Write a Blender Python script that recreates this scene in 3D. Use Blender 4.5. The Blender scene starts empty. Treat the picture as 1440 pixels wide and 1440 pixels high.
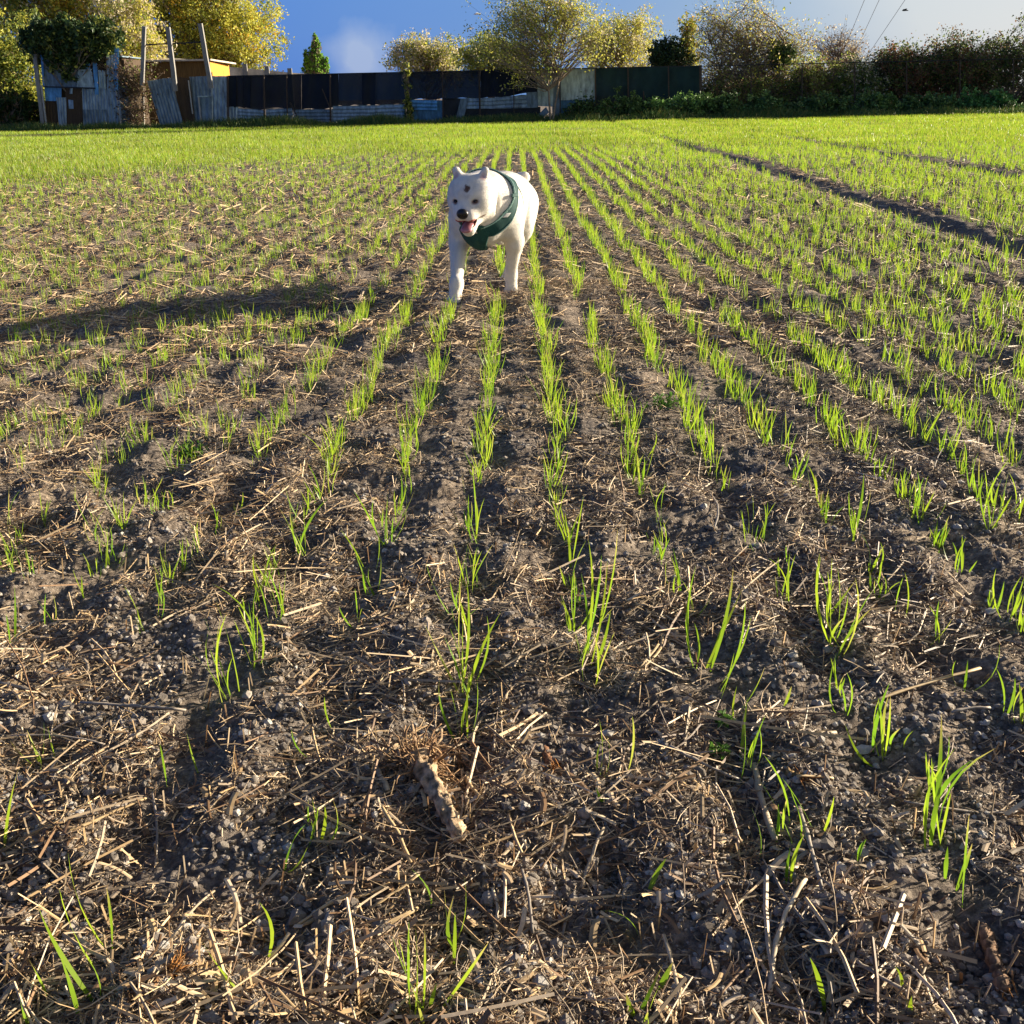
import bpy, math, random
import numpy as np
from mathutils import Vector, Matrix

random.seed(7)
RNG = np.random.default_rng(7)
S = bpy.context.scene
COL = S.collection

# ------------------------------------------------------------------ camera
F = 1558.0                      # focal length in pixels of a 1440 px picture
PITCH, ROLL, YAW = math.radians(20.55), 0.018, math.radians(0.75)
CAM_H = 1.0

def ray(x, y):
    u = (x - 720) / F; v = (720 - y) / F
    c, s = math.cos(ROLL), math.sin(ROLL)
    ul = c * u + s * v; vl = -s * u + c * v
    fy = math.cos(PITCH) + vl * math.sin(PITCH); fz = -math.sin(PITCH) + vl * math.cos(PITCH)
    c, s = math.cos(YAW), math.sin(YAW)
    return np.array([c * ul - s * fy, s * ul + c * fy, fz])

def gnd(x, y, z=0.0):
    r = ray(x, y); t = (z - CAM_H) / r[2]
    return np.array([r[0] * t, r[1] * t, z])

def at(x, y, Y):
    r = ray(x, y); t = Y / r[1]
    return np.array([r[0] * t, Y, CAM_H + r[2] * t])

fwd = Vector(ray(720, 720)).normalized()
upv = (Vector(ray(720, 600)) - Vector(ray(720, 720)))
upv = (upv - fwd * upv.dot(fwd)).normalized()
rgt = fwd.cross(upv)
cam = bpy.data.cameras.new('camera'); cam.sensor_width = 36; cam.lens = F / 1440 * 36
cam.clip_start = 0.05; cam.clip_end = 3000
camo = bpy.data.objects.new('camera', cam); COL.objects.link(camo)
M = Matrix((rgt, upv, -fwd)).transposed().to_4x4(); M.translation = Vector((0, 0, CAM_H))
camo.matrix_world = M
S.camera = camo

# ------------------------------------------------------------------ light
SUN_EL, SUN_AZ = math.radians(13.5), math.radians(66)     # azimuth from +Y towards +X
sd = Vector((math.sin(SUN_AZ) * math.cos(SUN_EL), math.cos(SUN_AZ) * math.cos(SUN_EL), math.sin(SUN_EL)))
sl = bpy.data.lights.new('sun', 'SUN'); sl.energy = 5.0; sl.angle = math.radians(0.5); sl.color = (1.0, 0.87, 0.68)
so = bpy.data.objects.new('sun', sl); COL.objects.link(so); so.rotation_euler = sd.to_track_quat('Z', 'Y').to_euler()
so.location = (20, 10, 20)

W = bpy.data.worlds.new('World'); S.world = W; W.use_nodes = True
nt = W.node_tree; nt.nodes.clear()
def wn(t, **k):
    n = nt.nodes.new(t)
    for a, b in k.items(): setattr(n, a, b)
    return n
out = wn('ShaderNodeOutputWorld'); bg = wn('ShaderNodeBackground'); bg.inputs[1].default_value = 0.050
sky = wn('ShaderNodeTexSky', sky_type='NISHITA', sun_disc=False, sun_elevation=SUN_EL, sun_rotation=SUN_AZ, air_density=1.0, dust_density=1.2, ozone_density=1.5)
tc = wn('ShaderNodeTexCoord'); sep = wn('ShaderNodeSeparateXYZ')
nt.links.new(tc.outputs['Generated'], sep.inputs[0])
mr = wn('ShaderNodeMapRange'); mr.inputs[1].default_value = -0.5; mr.inputs[2].default_value = 0.95
nt.links.new(sep.outputs[0], mr.inputs[0])
nz = wn('ShaderNodeTexNoise'); nz.inputs['Scale'].default_value = 2.2; nz.inputs['Detail'].default_value = 5; nz.inputs['Roughness'].default_value = 0.5
mpw = wn('ShaderNodeMapping'); mpw.inputs['Scale'].default_value = (1, 1, 3.5)
nt.links.new(tc.outputs['Generated'], mpw.inputs[0]); nt.links.new(mpw.outputs[0], nz.inputs['Vector'])
ma = wn('ShaderNodeMath', operation='MULTIPLY_ADD'); ma.inputs[1].default_value = 0.16; ma.inputs[2].default_value = -0.08
nt.links.new(nz.outputs[0], ma.inputs[0])
ad = wn('ShaderNodeMath', operation='ADD'); nt.links.new(mr.outputs[0], ad.inputs[0]); nt.links.new(ma.outputs[0], ad.inputs[1])
cr = wn('ShaderNodeValToRGB'); nt.links.new(ad.outputs[0], cr.inputs[0])
def lin(c): return tuple(((v / 255 + .055) / 1.055) ** 2.4 if v > 10 else v / 255 / 12.92 for v in c)
stops = [(0.0, (48, 112, 214)), (0.18, (62, 126, 216)), (0.33, (92, 144, 214)), (0.46, (146, 176, 212)), (0.57, (204, 212, 222)), (0.75, (225, 225, 228)), (1.0, (255, 246, 226))]
e = cr.color_ramp.elements
while len(e) < len(stops): e.new(0.5)
for el, (p, c) in zip(e, stops): el.position = p; el.color = (*lin(c), 1)
# a pale puff of cloud low on the left and streaks of paler cloud
pd = Vector(ray(505, 80)).normalized()
vm = wn('ShaderNodeVectorMath', operation='SUBTRACT'); vm.inputs[1].default_value = pd
nt.links.new(tc.outputs['Generated'], vm.inputs[0])
nz2 = wn('ShaderNodeTexNoise'); nz2.inputs['Scale'].default_value = 16; nz2.inputs['Detail'].default_value = 5
nt.links.new(tc.outputs['Generated'], nz2.inputs['Vector'])
vs = wn('ShaderNodeVectorMath', operation='MULTIPLY'); vs.inputs[1].default_value = (42, 42, 42)
nt.links.new(vm.outputs[0], vs.inputs[0])
vl_ = wn('ShaderNodeVectorMath', operation='LENGTH'); nt.links.new(vs.outputs[0], vl_.inputs[0])
m3 = wn('ShaderNodeMath', operation='MULTIPLY_ADD'); m3.inputs[1].default_value = -2.6; nt.links.new(nz2.outputs[0], m3.inputs[0]); nt.links.new(vl_.outputs['Value'], m3.inputs[2])
pm = wn('ShaderNodeMapRange'); pm.inputs[1].default_value = 0.1; pm.inputs[2].default_value = -0.8; pm.inputs[4].default_value = 0.62
nt.links.new(m3.outputs[0], pm.inputs[0])
mxp = wn('ShaderNodeMix', data_type='RGBA'); nt.links.new(pm.outputs[0], mxp.inputs[0]); nt.links.new(cr.outputs[0], mxp.inputs[6]); mxp.inputs[7].default_value = (*lin((185, 200, 228)), 1)
sc_ = wn('ShaderNodeVectorMath', operation='SCALE'); sc_.inputs['Scale'].default_value = 7.0
zr = wn('ShaderNodeMapRange'); zr.inputs[1].default_value = 0.12; zr.inputs[2].default_value = 0.55; zr.inputs[3].default_value = 1.0; zr.inputs[4].default_value = 0.42  # added darkening of the unseen overhead sky, cuts the fill light
nt.links.new(sep.outputs[2], zr.inputs[0])
zs = wn('ShaderNodeVectorMath', operation='SCALE'); nt.links.new(mxp.outputs[2], zs.inputs[0]); nt.links.new(zr.outputs[0], zs.inputs['Scale'])
nt.links.new(zs.outputs[0], sc_.inputs[0])
mx = wn('ShaderNodeMix', data_type='RGBA'); mx.inputs[0].default_value = 0.86
nt.links.new(sky.outputs[0], mx.inputs[6]); nt.links.new(sc_.outputs[0], mx.inputs[7])
nt.links.new(mx.outputs[2], bg.inputs[0]); nt.links.new(bg.outputs[0], out.inputs[0])
S.view_settings.view_transform = 'Standard'; S.view_settings.look = 'None'; S.view_settings.gamma = 1.0
S.view_settings.exposure = 1.58
S.cycles.max_bounces = 6; S.cycles.transparent_max_bounces = 12; S.cycles.use_denoising = True
S.cycles.sample_clamp_indirect = 4

# ------------------------------------------------------------------ helpers
def tag(o, label=None, cat=None, group=None, kind=None):
    if label: o['label'] = label
    if cat: o['category'] = cat
    if group: o['group'] = group
    if kind: o['kind'] = kind
    return o

def empty(name, loc, label=None, cat=None, group=None):
    o = bpy.data.objects.new(name, None); o.location = Vector(loc); COL.objects.link(o)
    o.empty_display_size = 0.1
    return tag(o, label, cat, group)

def np_mesh(name, V, faces, cols=None, smooth=False):
    """V (n,3); faces: list of int arrays (m,k); cols (n,3) linear colour per vertex"""
    me = bpy.data.meshes.new(name)
    V = np.asarray(V, dtype=np.float32)
    faces = [np.asarray(f, dtype=np.int32) for f in faces if len(f)]
    nl = sum(f.size for f in faces); nf = sum(len(f) for f in faces)
    me.vertices.add(len(V)); me.vertices.foreach_set('co', V.ravel())
    me.loops.add(nl); me.loops.foreach_set('vertex_index', np.concatenate([f.ravel() for f in faces]))
    me.polygons.add(nf)
    tot = np.concatenate([np.full(len(f), f.shape[1], dtype=np.int32) for f in faces])
    st = np.concatenate([[0], np.cumsum(tot)[:-1]]).astype(np.int32)
    me.polygons.foreach_set('loop_start', st)
    try: me.polygons.foreach_set('loop_total', tot)
    except Exception: pass
    me.polygons.foreach_set('use_smooth', np.full(nf, smooth, dtype=bool))
    if cols is not None:
        a = me.color_attributes.new('tint', 'FLOAT_COLOR', 'POINT')
        c = np.ones((len(V), 4), dtype=np.float32); c[:, :3] = cols
        a.data.foreach_set('color', c.ravel())
    me.update(calc_edges=True)
    return me

def obj(name, me, mat, parent=None, loc=None):
    """link a mesh given in world coordinates; under a parent it is shifted to the parent's frame"""
    if mat is not None and not me.materials: me.materials.append(mat)
    o = bpy.data.objects.new(name, me); COL.objects.link(o)
    if parent is not None:
        o.parent = parent
        o.location = -parent_world(parent)
    if loc is not None: o.location = Vector(loc)
    return o
def parent_world(p):
    v = Vector(p.location)
    if p.parent is not None: v = v + parent_world(p.parent)
    return v

class MB:
    """collects polygons of mixed shapes for one mesh"""
    def __init__(s): s.v = []; s.f = []; s.c = []; s.n = 0; s.hasc = False
    def add(s, V, Fs, col=None):
        V = np.asarray(V, float)
        s.v.append(V)
        for f in Fs: s.f.append(tuple(int(i) + s.n for i in f))
        s.c.append(np.tile(np.array(col if col is not None else (1, 1, 1), float), (len(V), 1)) if np.ndim(col) < 2 else np.asarray(col))
        if col is not None: s.hasc = True
        s.n += len(V)
    def box(s, c, size, R=None, col=None):
        c = np.array(c, float); h = np.array(size, float) / 2
        P = np.array([[x, y, z] for x in (-1, 1) for y in (-1, 1) for z in (-1, 1)], float) * h
        if R is not None: P = P @ np.array(R).T
        s.add(P + c, [(0, 1, 3, 2), (4, 6, 7, 5), (0, 4, 5, 1), (2, 3, 7, 6), (0, 2, 6, 4), (1, 5, 7, 3)], col)
    def prism(s, poly, Y0, Y1, col=None):
        """poly: list of (x,z) in a vertical plane, from Y0 to Y1"""
        n = len(poly)
        V = [(x, Y0, z) for x, z in poly] + [(x, Y1, z) for x, z in poly]
        Fs = [tuple(range(n)), tuple(range(2 * n - 1, n - 1, -1))] + [(i, n + i, n + (i + 1) % n, (i + 1) % n) for i in range(n)]
        s.add(V, Fs, col)
    def tube(s, pts, rad, k=6, col=None, cap=True):
        pts = np.asarray(pts, float); n = len(pts)
        rad = np.broadcast_to(np.asarray(rad, float), (n,))
        T = np.gradient(pts, axis=0); T /= np.linalg.norm(T, axis=1)[:, None] + 1e-12
        ref = np.array([0, 0, 1.0]) if abs(T[0][2]) < 0.9 else np.array([1.0, 0, 0])
        V = []
        for i in range(n):
            a = np.cross(T[i], ref); a /= np.linalg.norm(a) + 1e-12; b = np.cross(T[i], a)
            for j in range(k):
                t = 2 * math.pi * j / k
                V.append(pts[i] + rad[i] * (math.cos(t) * a + math.sin(t) * b))
        Fs = [(i * k + j, i * k + (j + 1) % k, (i + 1) * k + (j + 1) % k, (i + 1) * k + j) for i in range(n - 1) for j in range(k)]
        if cap: Fs += [tuple(range(k - 1, -1, -1)), tuple((n - 1) * k + j for j in range(k))]
        s.add(V, Fs, col)
    def mesh(s, name, smooth=False):
        me = bpy.data.meshes.new(name)
        V = np.concatenate(s.v)
        me.from_pydata(V.tolist(), [], s.f)
        if smooth: me.polygons.foreach_set('use_smooth', [True] * len(me.polygons))
        if s.hasc:
            a = me.color_attributes.new('tint', 'FLOAT_COLOR', 'POINT')
            c = np.ones((len(V), 4), dtype=np.float32); c[:, :3] = np.concatenate(s.c)
            a.data.foreach_set('color', c.ravel())
        me.update()
        return me

# ---- noise
def _h(ix, iy, seed):
    n = (ix.astype(np.int64) * 374761393 + iy.astype(np.int64) * 668265263 + seed * 1442695041) & 0xffffffff
    n = ((n ^ (n >> 13)) * 1274126177) & 0xffffffff
    n = n ^ (n >> 16)
    return n
def noise2(x, y, seed=0):
    x = np.asarray(x, float); y = np.asarray(y, float)
    ix = np.floor(x); iy = np.floor(y); fx = x - ix; fy = y - iy
    u = fx * fx * fx * (fx * (fx * 6 - 15) + 10); v = fy * fy * fy * (fy * (fy * 6 - 15) + 10)
    def g(dx, dy):
        a = _h(ix + dx, iy + dy, seed) / 4294967296.0 * 2 * np.pi
        return np.cos(a) * (fx - dx) + np.sin(a) * (fy - dy)
    a = g(0, 0) * (1 - u) + g(1, 0) * u; b = g(0, 1) * (1 - u) + g(1, 1) * u
    return (a * (1 - v) + b * v) * 1.5
ROW0, ROWS = 0.105, 0.219
ROWDRIFT = -0.004
def Hbase(x, y):
    """height of the field: gentle undulation, seed furrows, ruts, clods"""
    x = np.asarray(x, float); y = np.asarray(y, float)
    near = np.clip((30 - y) / 20, 0, 1)
    h = 0.03 * noise2(x / 4.0, y / 4.0, 3) * np.clip(y / 6, .3, 1)
    ph = (x - ROW0 - ROWDRIFT * y) / ROWS * 2 * np.pi
    h = h - 0.007 * np.cos(ph) * near
    h = h + near * (0.021 * noise2(x / .30, y / .26, 11) + 0.020 * noise2(x / .12 + 4, y / .12, 12))
    for tx in (3.35, 6.0):        # wheel tracks
        d = np.abs(x - tx - 0.12 * noise2(y / 3.0, y * 0 + tx, 9))
        h = h - 0.045 * np.exp(-(d / .16) ** 4)
    d = np.abs(y - 5.55 - 0.03 * (x - 0.3) - .08 * noise2(x / 1.2, x * 0, 14))          # shallow dip across the rows in front of the dog
    h = h - 0.035 * np.exp(-(d / .17) ** 2)
    return h
def Hfine(x, y):
    nr = np.clip((9 - y) / 6, 0, 1)
    a = noise2(x / .045, y / .045, 21); b = noise2(x / .018 + 7, y / .018, 22); c = noise2(x / .009 + 3, y / .009, 23)
    return nr * (0.012 * (0.5 - np.abs(a)) + 0.0065 * (0.5 - np.abs(b)) + 0.0025 * c)
def H(x, y): return Hbase(x, y) + Hfine(x, y)

# ---- materials
def mat(name, col=(.5, .5, .5), rough=.8, attr=False, noise=None, bump=None, transl=0.0, metal=0.0, spec=0.3, alpha=1.0, stops=None, scale3=None, sheen=0.0):
    m = bpy.data.materials.new(name); m.use_nodes = True
    t = m.node_tree; b = t.nodes['Principled BSDF']; L = t.links.new
    b.inputs['Roughness'].default_value = rough; b.inputs['Metallic'].default_value = metal
    b.inputs['Specular IOR Level'].default_value = spec
    if sheen: b.inputs['Sheen Weight'].default_value = sheen
    base = None
    geo = t.nodes.new('ShaderNodeTexCoord')
    vec = geo.outputs['Object']
    if scale3:
        mp = t.nodes.new('ShaderNodeMapping'); mp.inputs['Scale'].default_value = scale3
        L(vec, mp.inputs[0]); vec = mp.outputs[0]
    if noise:
        n = t.nodes.new('ShaderNodeTexNoise'); n.inputs['Scale'].default_value = noise; n.inputs['Detail'].default_value = 6; n.inputs['Roughness'].default_value = .65
        L(vec, n.inputs['Vector'])
        r = t.nodes.new('ShaderNodeValToRGB'); L(n.outputs[0], r.inputs[0])
        st = stops or [(0.3, tuple(c * .55 for c in col)), (0.7, tuple(min(1, c * 1.3) for c in col))]
        ee = r.color_ramp.elements
        while len(ee) < len(st): ee.new(.5)
        for q, (p, c) in zip(ee, st): q.position = p; q.color = (*c, 1)
        base = r.outputs[0]
    if attr:
        a = t.nodes.new('ShaderNodeAttribute'); a.attribute_name = 'tint'
        if base is None:
            base = a.outputs['Color']
        else:
            x = t.nodes.new('ShaderNodeMix'); x.data_type = 'RGBA'; x.blend_type = 'MULTIPLY'; x.inputs[0].default_value = 1
            L(a.outputs['Color'], x.inputs[6]); L(base, x.inputs[7]); base = x.outputs[2]
    if base is not None: L(base, b.inputs['Base Color'])
    else: b.inputs['Base Color'].default_value = (*col, 1)
    if bump:
        n2 = t.nodes.new('ShaderNodeTexNoise'); n2.inputs['Scale'].default_value = bump[0]; n2.inputs['Detail'].default_value = 8; n2.inputs['Roughness'].default_value = .7
        L(vec, n2.inputs['Vector'])
        bp = t.nodes.new('ShaderNodeBump'); bp.inputs['Strength'].default_value = bump[1]; bp.inputs['Distance'].default_value = bump[2]
        L(n2.outputs[0], bp.inputs['Height']); L(bp.outputs[0], b.inputs['Normal'])
    outn = t.nodes['Material Output']
    if transl:
        tr = t.nodes.new('ShaderNodeBsdfTranslucent')
        if base is not None: L(base, tr.inputs[0])
        else: tr.inputs[0].default_value = (*col, 1)
        mxs = t.nodes.new('ShaderNodeMixShader'); mxs.inputs[0].default_value = transl
        L(b.outputs[0], mxs.inputs[1]); L(tr.outputs[0], mxs.inputs[2]); L(mxs.outputs[0], outn.inputs[0])
    if alpha < 1: b.inputs['Alpha'].default_value = alpha
    return m

def soil_mat():
    m = bpy.data.materials.new('field_soil'); m.use_nodes = True
    t = m.node_tree; b = t.nodes['Principled BSDF']; L = t.links.new
    tcx = t.nodes.new('ShaderNodeTexCoord'); v = tcx.outputs['Object']
    def noise(sc, det=8, ro=.7):
        n = t.nodes.new('ShaderNodeTexNoise'); n.inputs['Scale'].default_value = sc; n.inputs['Detail'].default_value = det; n.inputs['Roughness'].default_value = ro
        L(v, n.inputs['Vector']); return n.outputs[0]
    def ramp(x, st):
        r = t.nodes.new('ShaderNodeValToRGB'); L(x, r.inputs[0]); ee = r.color_ramp.elements
        while len(ee) < len(st): ee.new(.5)
        for q, (p, c) in zip(ee, st): q.position = p; q.color = (*c, 1)
        return r.outputs[0]
    c1 = ramp(noise(60), [(.3, (.066, .056, .048)), (.47, (.155, .130, .110)), (.64, (.36, .31, .26))])
    c2 = ramp(noise(1.3, 4, .6), [(.35, (.75, .75, .78)), (.65, (1.25, 1.15, 1.0))])
    x = t.nodes.new('ShaderNodeMix'); x.data_type = 'RGBA'; x.blend_type = 'MULTIPLY'; x.inputs[0].default_value = 1
    L(c1, x.inputs[6]); L(c2, x.inputs[7])
    L(x.outputs[2], b.inputs['Base Color']); b.inputs['Roughness'].default_value = .95; b.inputs['Specular IOR Level'].default_value = .15
    bp = t.nodes.new('ShaderNodeBump'); bp.inputs['Strength'].default_value = .9; bp.inputs['Distance'].default_value = .012
    L(noise(110), bp.inputs['Height']); L(bp.outputs[0], b.inputs['Normal'])
    return m

# ------------------------------------------------------------------ ground sheet
def build_ground():
    ys = [-40, -8, -1.5, -0.2, 0.15]
    y = 0.4
    while y < 14: ys.append(y); y *= 1.0058
    while y < 60: ys.append(y); y *= 1.012
    while y < 1500: ys.append(y); y *= 1.15
    ys = np.array(ys); nx = 900
    u = np.linspace(-1, 1, nx)
    wid = np.where(ys < .4, 30.0, .72 * ys + .7)
    wid[ys > 60] = 1.6 * ys[ys > 60]
    X = u[None, :] * wid[:, None]; Y = np.repeat(ys[:, None], nx, 1)
    Z = H(X, Y); Z = np.where(Y < .3, -0.02, Z)
    V = np.stack([X, Y, Z], -1).reshape(-1, 3)
    n, mth = len(ys), nx
    i = np.arange((n - 1) * (mth - 1)); r = i // (mth - 1); c = i % (mth - 1); a = r * mth + c
    Fq = np.stack([a, a + 1, a + mth + 1, a + mth], -1)
    me = np_mesh('field_ground', V, [Fq], smooth=True)
    o = obj('field_ground', me, soil_mat()); tag(o, kind='structure')
build_ground()

def basis(T):
    ref = np.tile(np.array([0, 0, 1.0]), (len(T), 1)); ref[np.abs(T[:, 2]) > .9] = (1, 0, 0)
    A = np.cross(T, ref); A /= np.linalg.norm(A, axis=1)[:, None] + 1e-9
    return A, np.cross(T, A)

def straws_geo(P, az, pitch, L_, w, bend, cols, seg=2, k=3, flat=.55):
    """many bent straw pieces; P centre"""
    n = len(P)
    D = np.stack([np.cos(az) * np.cos(pitch), np.sin(az) * np.cos(pitch), np.sin(pitch)], -1)
    A, B = basis(D)
    V = np.zeros((n, seg + 1, k, 3))
    for i in range(seg + 1):
        s = i / seg - .5
        c = P + D * (L_ * s)[:, None] + A * (bend * L_ * (.25 - s * s))[:, None]
        for j in range(k):
            t = 2 * np.pi * j / k + .5
            V[:, i, j] = c + A * (w * math.cos(t))[:, None] + B * (w * flat * math.sin(t))[:, None]
    base = (np.arange(n) * (seg + 1) * k)[:, None]
    F4 = []
    for i in range(seg):
        for j in range(k):
            F4.append(base + np.array([[i * k + j, i * k + (j + 1) % k, (i + 1) * k + (j + 1) % k, (i + 1) * k + j]]))
    F4 = np.concatenate(F4)
    F3 = []
    if k == 3:
        F3 = np.concatenate([base + np.array([[2, 1, 0]]), base + np.array([[seg * k, seg * k + 1, seg * k + 2]])])
    C = np.repeat(cols, (seg + 1) * k, axis=0)
    return V.reshape(-1, 3), F4, F3, C

STRAW = mat('dry_straw', attr=True, rough=.6, noise=90, stops=[(.3, (.75, .72, .7)), (.7, (1.15, 1.15, 1.15))], spec=.35, scale3=(1, 1, 1))
def straw_cols(n, rng=RNG):
    b = rng.uniform(.35, 1.25, n)[:, None]
    t = rng.random(n)[:, None]
    c = np.array([.64, .44, .22]) * (1 - t) + np.array([.52, .42, .30]) * t
    br = (rng.random(n) < .30)[:, None]
    c = np.where(br, np.array([.20, .115, .055]), c)
    return c * b

def persp_pts(n, y0, y1, wk=.56, wc=.25, power=1.0, rng=RNG):
    u = rng.random(n)
    if power == 1.0: y = y0 * (y1 / y0) ** u
    else: y = y0 + (y1 - y0) * u
    x = (rng.random(n) * 2 - 1) * (wk * y + wc)
    return x, y

def build_straw():
    Vs, Fa, Fb, Cs, off = [], [], [], [], 0
    def push(V, F4, F3, C):
        nonlocal off
        Vs.append(V); Fa.append(F4 + off); Cs.append(C)
        if len(F3): Fb.append(F3 + off)
        off += len(V)
    # medium and long straw, near
    def batch(n, y0, y1, lm, ls, wm, pitch_s, seg, lift, power=1.0, thr=-.1, bd=.12, flat=.55):
        x, y = persp_pts(n, y0, y1, power=power)
        msk = 1.35 * noise2(x / .42, y / .38, 31) + .8 * noise2(x / .15, y / .15, 32)
        keep = (msk > thr + RNG.normal(0, .22, n)); x, y = x[keep], y[keep]
        # wheel tracks are barer
        for tx in (3.35, 6.0):
            q = (np.abs(x - tx) > .2) | (RNG.random(len(x)) < .2); x, y = x[q], y[q]
        m = len(x)
        Ln = np.clip(np.exp(RNG.normal(math.log(lm), ls, m)), .012, .28)
        w = np.clip(RNG.normal(wm, wm * .35, m), wm * .3, wm * 2.5) * (1 + .3 * (Ln > .09))
        az = RNG.normal(.35, 1.0, m) + np.pi * (RNG.random(m) < .5)
        az = np.where(RNG.random(m) < .35, RNG.uniform(0, 2 * np.pi, m), az)
        pit = RNG.normal(0, pitch_s, m)
        z = H(x, y) + w * .5 + lift * RNG.random(m) + np.abs(np.sin(pit)) * Ln * .35
        P = np.stack([x, y, z], -1)
        push(*straws_geo(P, az, pit, Ln, w, RNG.normal(0, bd, m), straw_cols(m), seg=seg, flat=flat))
    batch(7500, .82, 7.0, .040, .6, .0012, .18, 3, .010, thr=.10)
    batch(30000, 1.5, 7.0, .045, .55, .0014, .18, 3, .012, power=2, thr=-.05)
    batch(1500, .82, 6.5, .11, .35, .0019, .10, 3, .018, thr=.05)
    batch(80000, .82, 6.5, .013, .45, .0007, .45, 2, .006, thr=-.25, bd=.55)
    batch(5000, .82, 5, .030, .4, .0030, .3, 3, .012, thr=0, bd=.35, flat=.12)
    batch(12000, .82, 5, .035, .5, .0006, .35, 4, .008, thr=0, bd=.9)      # chaff
    batch(70000, 2.0, 9, .022, .5, .0012, .45, 1, .010, power=2, thr=-.3)
    batch(30000, 7, 17, .06, .45, .0032, .3, 1, .012, power=2, thr=-.5)
    batch(38000, 4.5, 13, .06, .5, .0024, .2, 1, .012, thr=-.35)
    batch(30000, 10, 26, .09, .4, .0045, .2, 1, .012, power=2, thr=-.3)
    # short upright stubble
    x, y = persp_pts(1500, .9, 9)
    m = len(x); Ln = RNG.uniform(.02, .06, m)
    P = np.stack([x, y, H(x, y) + Ln * .3], -1)
    push(*straws_geo(P, RNG.uniform(0, 6.28, m), RNG.normal(1.2, .25, m), Ln, RNG.uniform(.0012, .0026, m), np.zeros(m), straw_cols(m), seg=2))
    me = np_mesh('straw_litter', np.concatenate(Vs), [np.concatenate(Fa), np.concatenate(Fb)], np.concatenate(Cs))
    o = obj('straw_litter', me, STRAW)
    tag(o, 'tangled dry straw and chaff scattered over the soil between the crop rows', 'straw', kind='stuff')
build_straw()

# ------------------------------------------------------------------ crumbs and stones
ICO = None
def ico():
    t = (1 + 5 ** .5) / 2
    v = np.array([(-1, t, 0), (1, t, 0), (-1, -t, 0), (1, -t, 0), (0, -1, t), (0, 1, t), (0, -1, -t), (0, 1, -t), (t, 0, -1), (t, 0, 1), (-t, 0, -1), (-t, 0, 1)], float)
    v /= np.linalg.norm(v[0])
    f = np.array([(0, 11, 5), (0, 5, 1), (0, 1, 7), (0, 7, 10), (0, 10, 11), (1, 5, 9), (5, 11, 4), (11, 10, 2), (10, 7, 6), (7, 1, 8), (3, 9, 4), (3, 4, 2), (3, 2, 6), (3, 6, 8), (3, 8, 9), (4, 9, 5), (2, 4, 11), (6, 2, 10), (8, 6, 7), (9, 8, 1)])
    return v, f
IV, IF = ico()
CRUMB = mat('soil_crumbs', attr=True, rough=.95, noise=140, stops=[(.3, (.7, .7, .7)), (.7, (1.25, 1.25, 1.25))], bump=(260, .6, .003), spec=.15)
def build_crumbs():
    n = 150000
    x, y = persp_pts(n, .82, 6.5)
    msk = noise2(x / .22, y / .22, 41); k = msk > RNG.normal(-.15, .3, n); x, y = x[k], y[k]; n = len(x)
    s = np.clip(np.exp(RNG.normal(math.log(.0023), .62, n)), .0011, .011)
    V = IV[None] * (1 + RNG.normal(0, .16, (n, 12, 1))) * s[:, None, None] * np.stack([RNG.uniform(.8, 1.25, n), RNG.uniform(.8, 1.25, n), RNG.uniform(.6, .95, n)], -1)[:, None, :]
    V = V + np.stack([x, y, H(x, y) + s * .3], -1)[:, None, :]
    F_ = (IF[None] + (np.arange(n) * 12)[:, None, None]).reshape(-1, 3)
    t = RNG.random(n)[:, None]; c = np.array([.11, .093, .079]) * (1 - t) + np.array([.35, .305, .26]) * t
    pale = (RNG.random(n) < .10)[:, None]; c = np.where(pale, np.array([.46, .43, .385]), c)
    me = np_mesh('soil_crumbs', V.reshape(-1, 3), [F_], np.repeat(c, 12, 0))
    o = obj('soil_crumbs', me, CRUMB); tag(o, 'fine crumbs of brown soil and grit lying on the field', 'soil', kind='stuff')
build_crumbs()

STONE = mat('field_stone', rough=.9, noise=35, stops=[(.3, (.16, .135, .11)), (.6, (.28, .245, .205)), (.8, (.40, .36, .31))], bump=(90, .6, .004), spec=.2)
CLOD = mat('soil_clod', rough=.95, noise=60, stops=[(.3, (.07, .05, .036)), (.7, (.20, .15, .11))], bump=(80, .9, .006), spec=.1)
def stone_mesh(r, seed):
    rg = np.random.default_rng(seed)
    # subdivided icosahedron pushed by noise
    V, Fc = IV.copy(), IF.copy()
    for _ in range(2):
        d = {}; V = list(map(tuple, V)); nf = []
        def mid(a, b):
            kx = (min(a, b), max(a, b))
            if kx not in d:
                p = (np.array(V[a]) + np.array(V[b])) / 2; p /= np.linalg.norm(p); V.append(tuple(p)); d[kx] = len(V) - 1
            return d[kx]
        for a, b, c in Fc:
            ab, bc, ca = mid(a, b), mid(b, c), mid(c, a); nf += [(a, ab, ca), (b, bc, ab), (c, ca, bc), (ab, bc, ca)]
        V = np.array(V); Fc = np.array(nf)
    # facets
    for _ in range(9):
        n = rg.normal(size=3); n /= np.linalg.norm(n); dd = rg.uniform(.62, .9)
        ex = V @ n - dd; V = V - np.where(ex > 0, ex, 0)[:, None] * n
    V *= rg.uniform(.8, 1.25, 3) * np.array([1, 1, .75]); V += rg.normal(0, .02, V.shape)
    return np_mesh('stone', V * r, [Fc])
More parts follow.
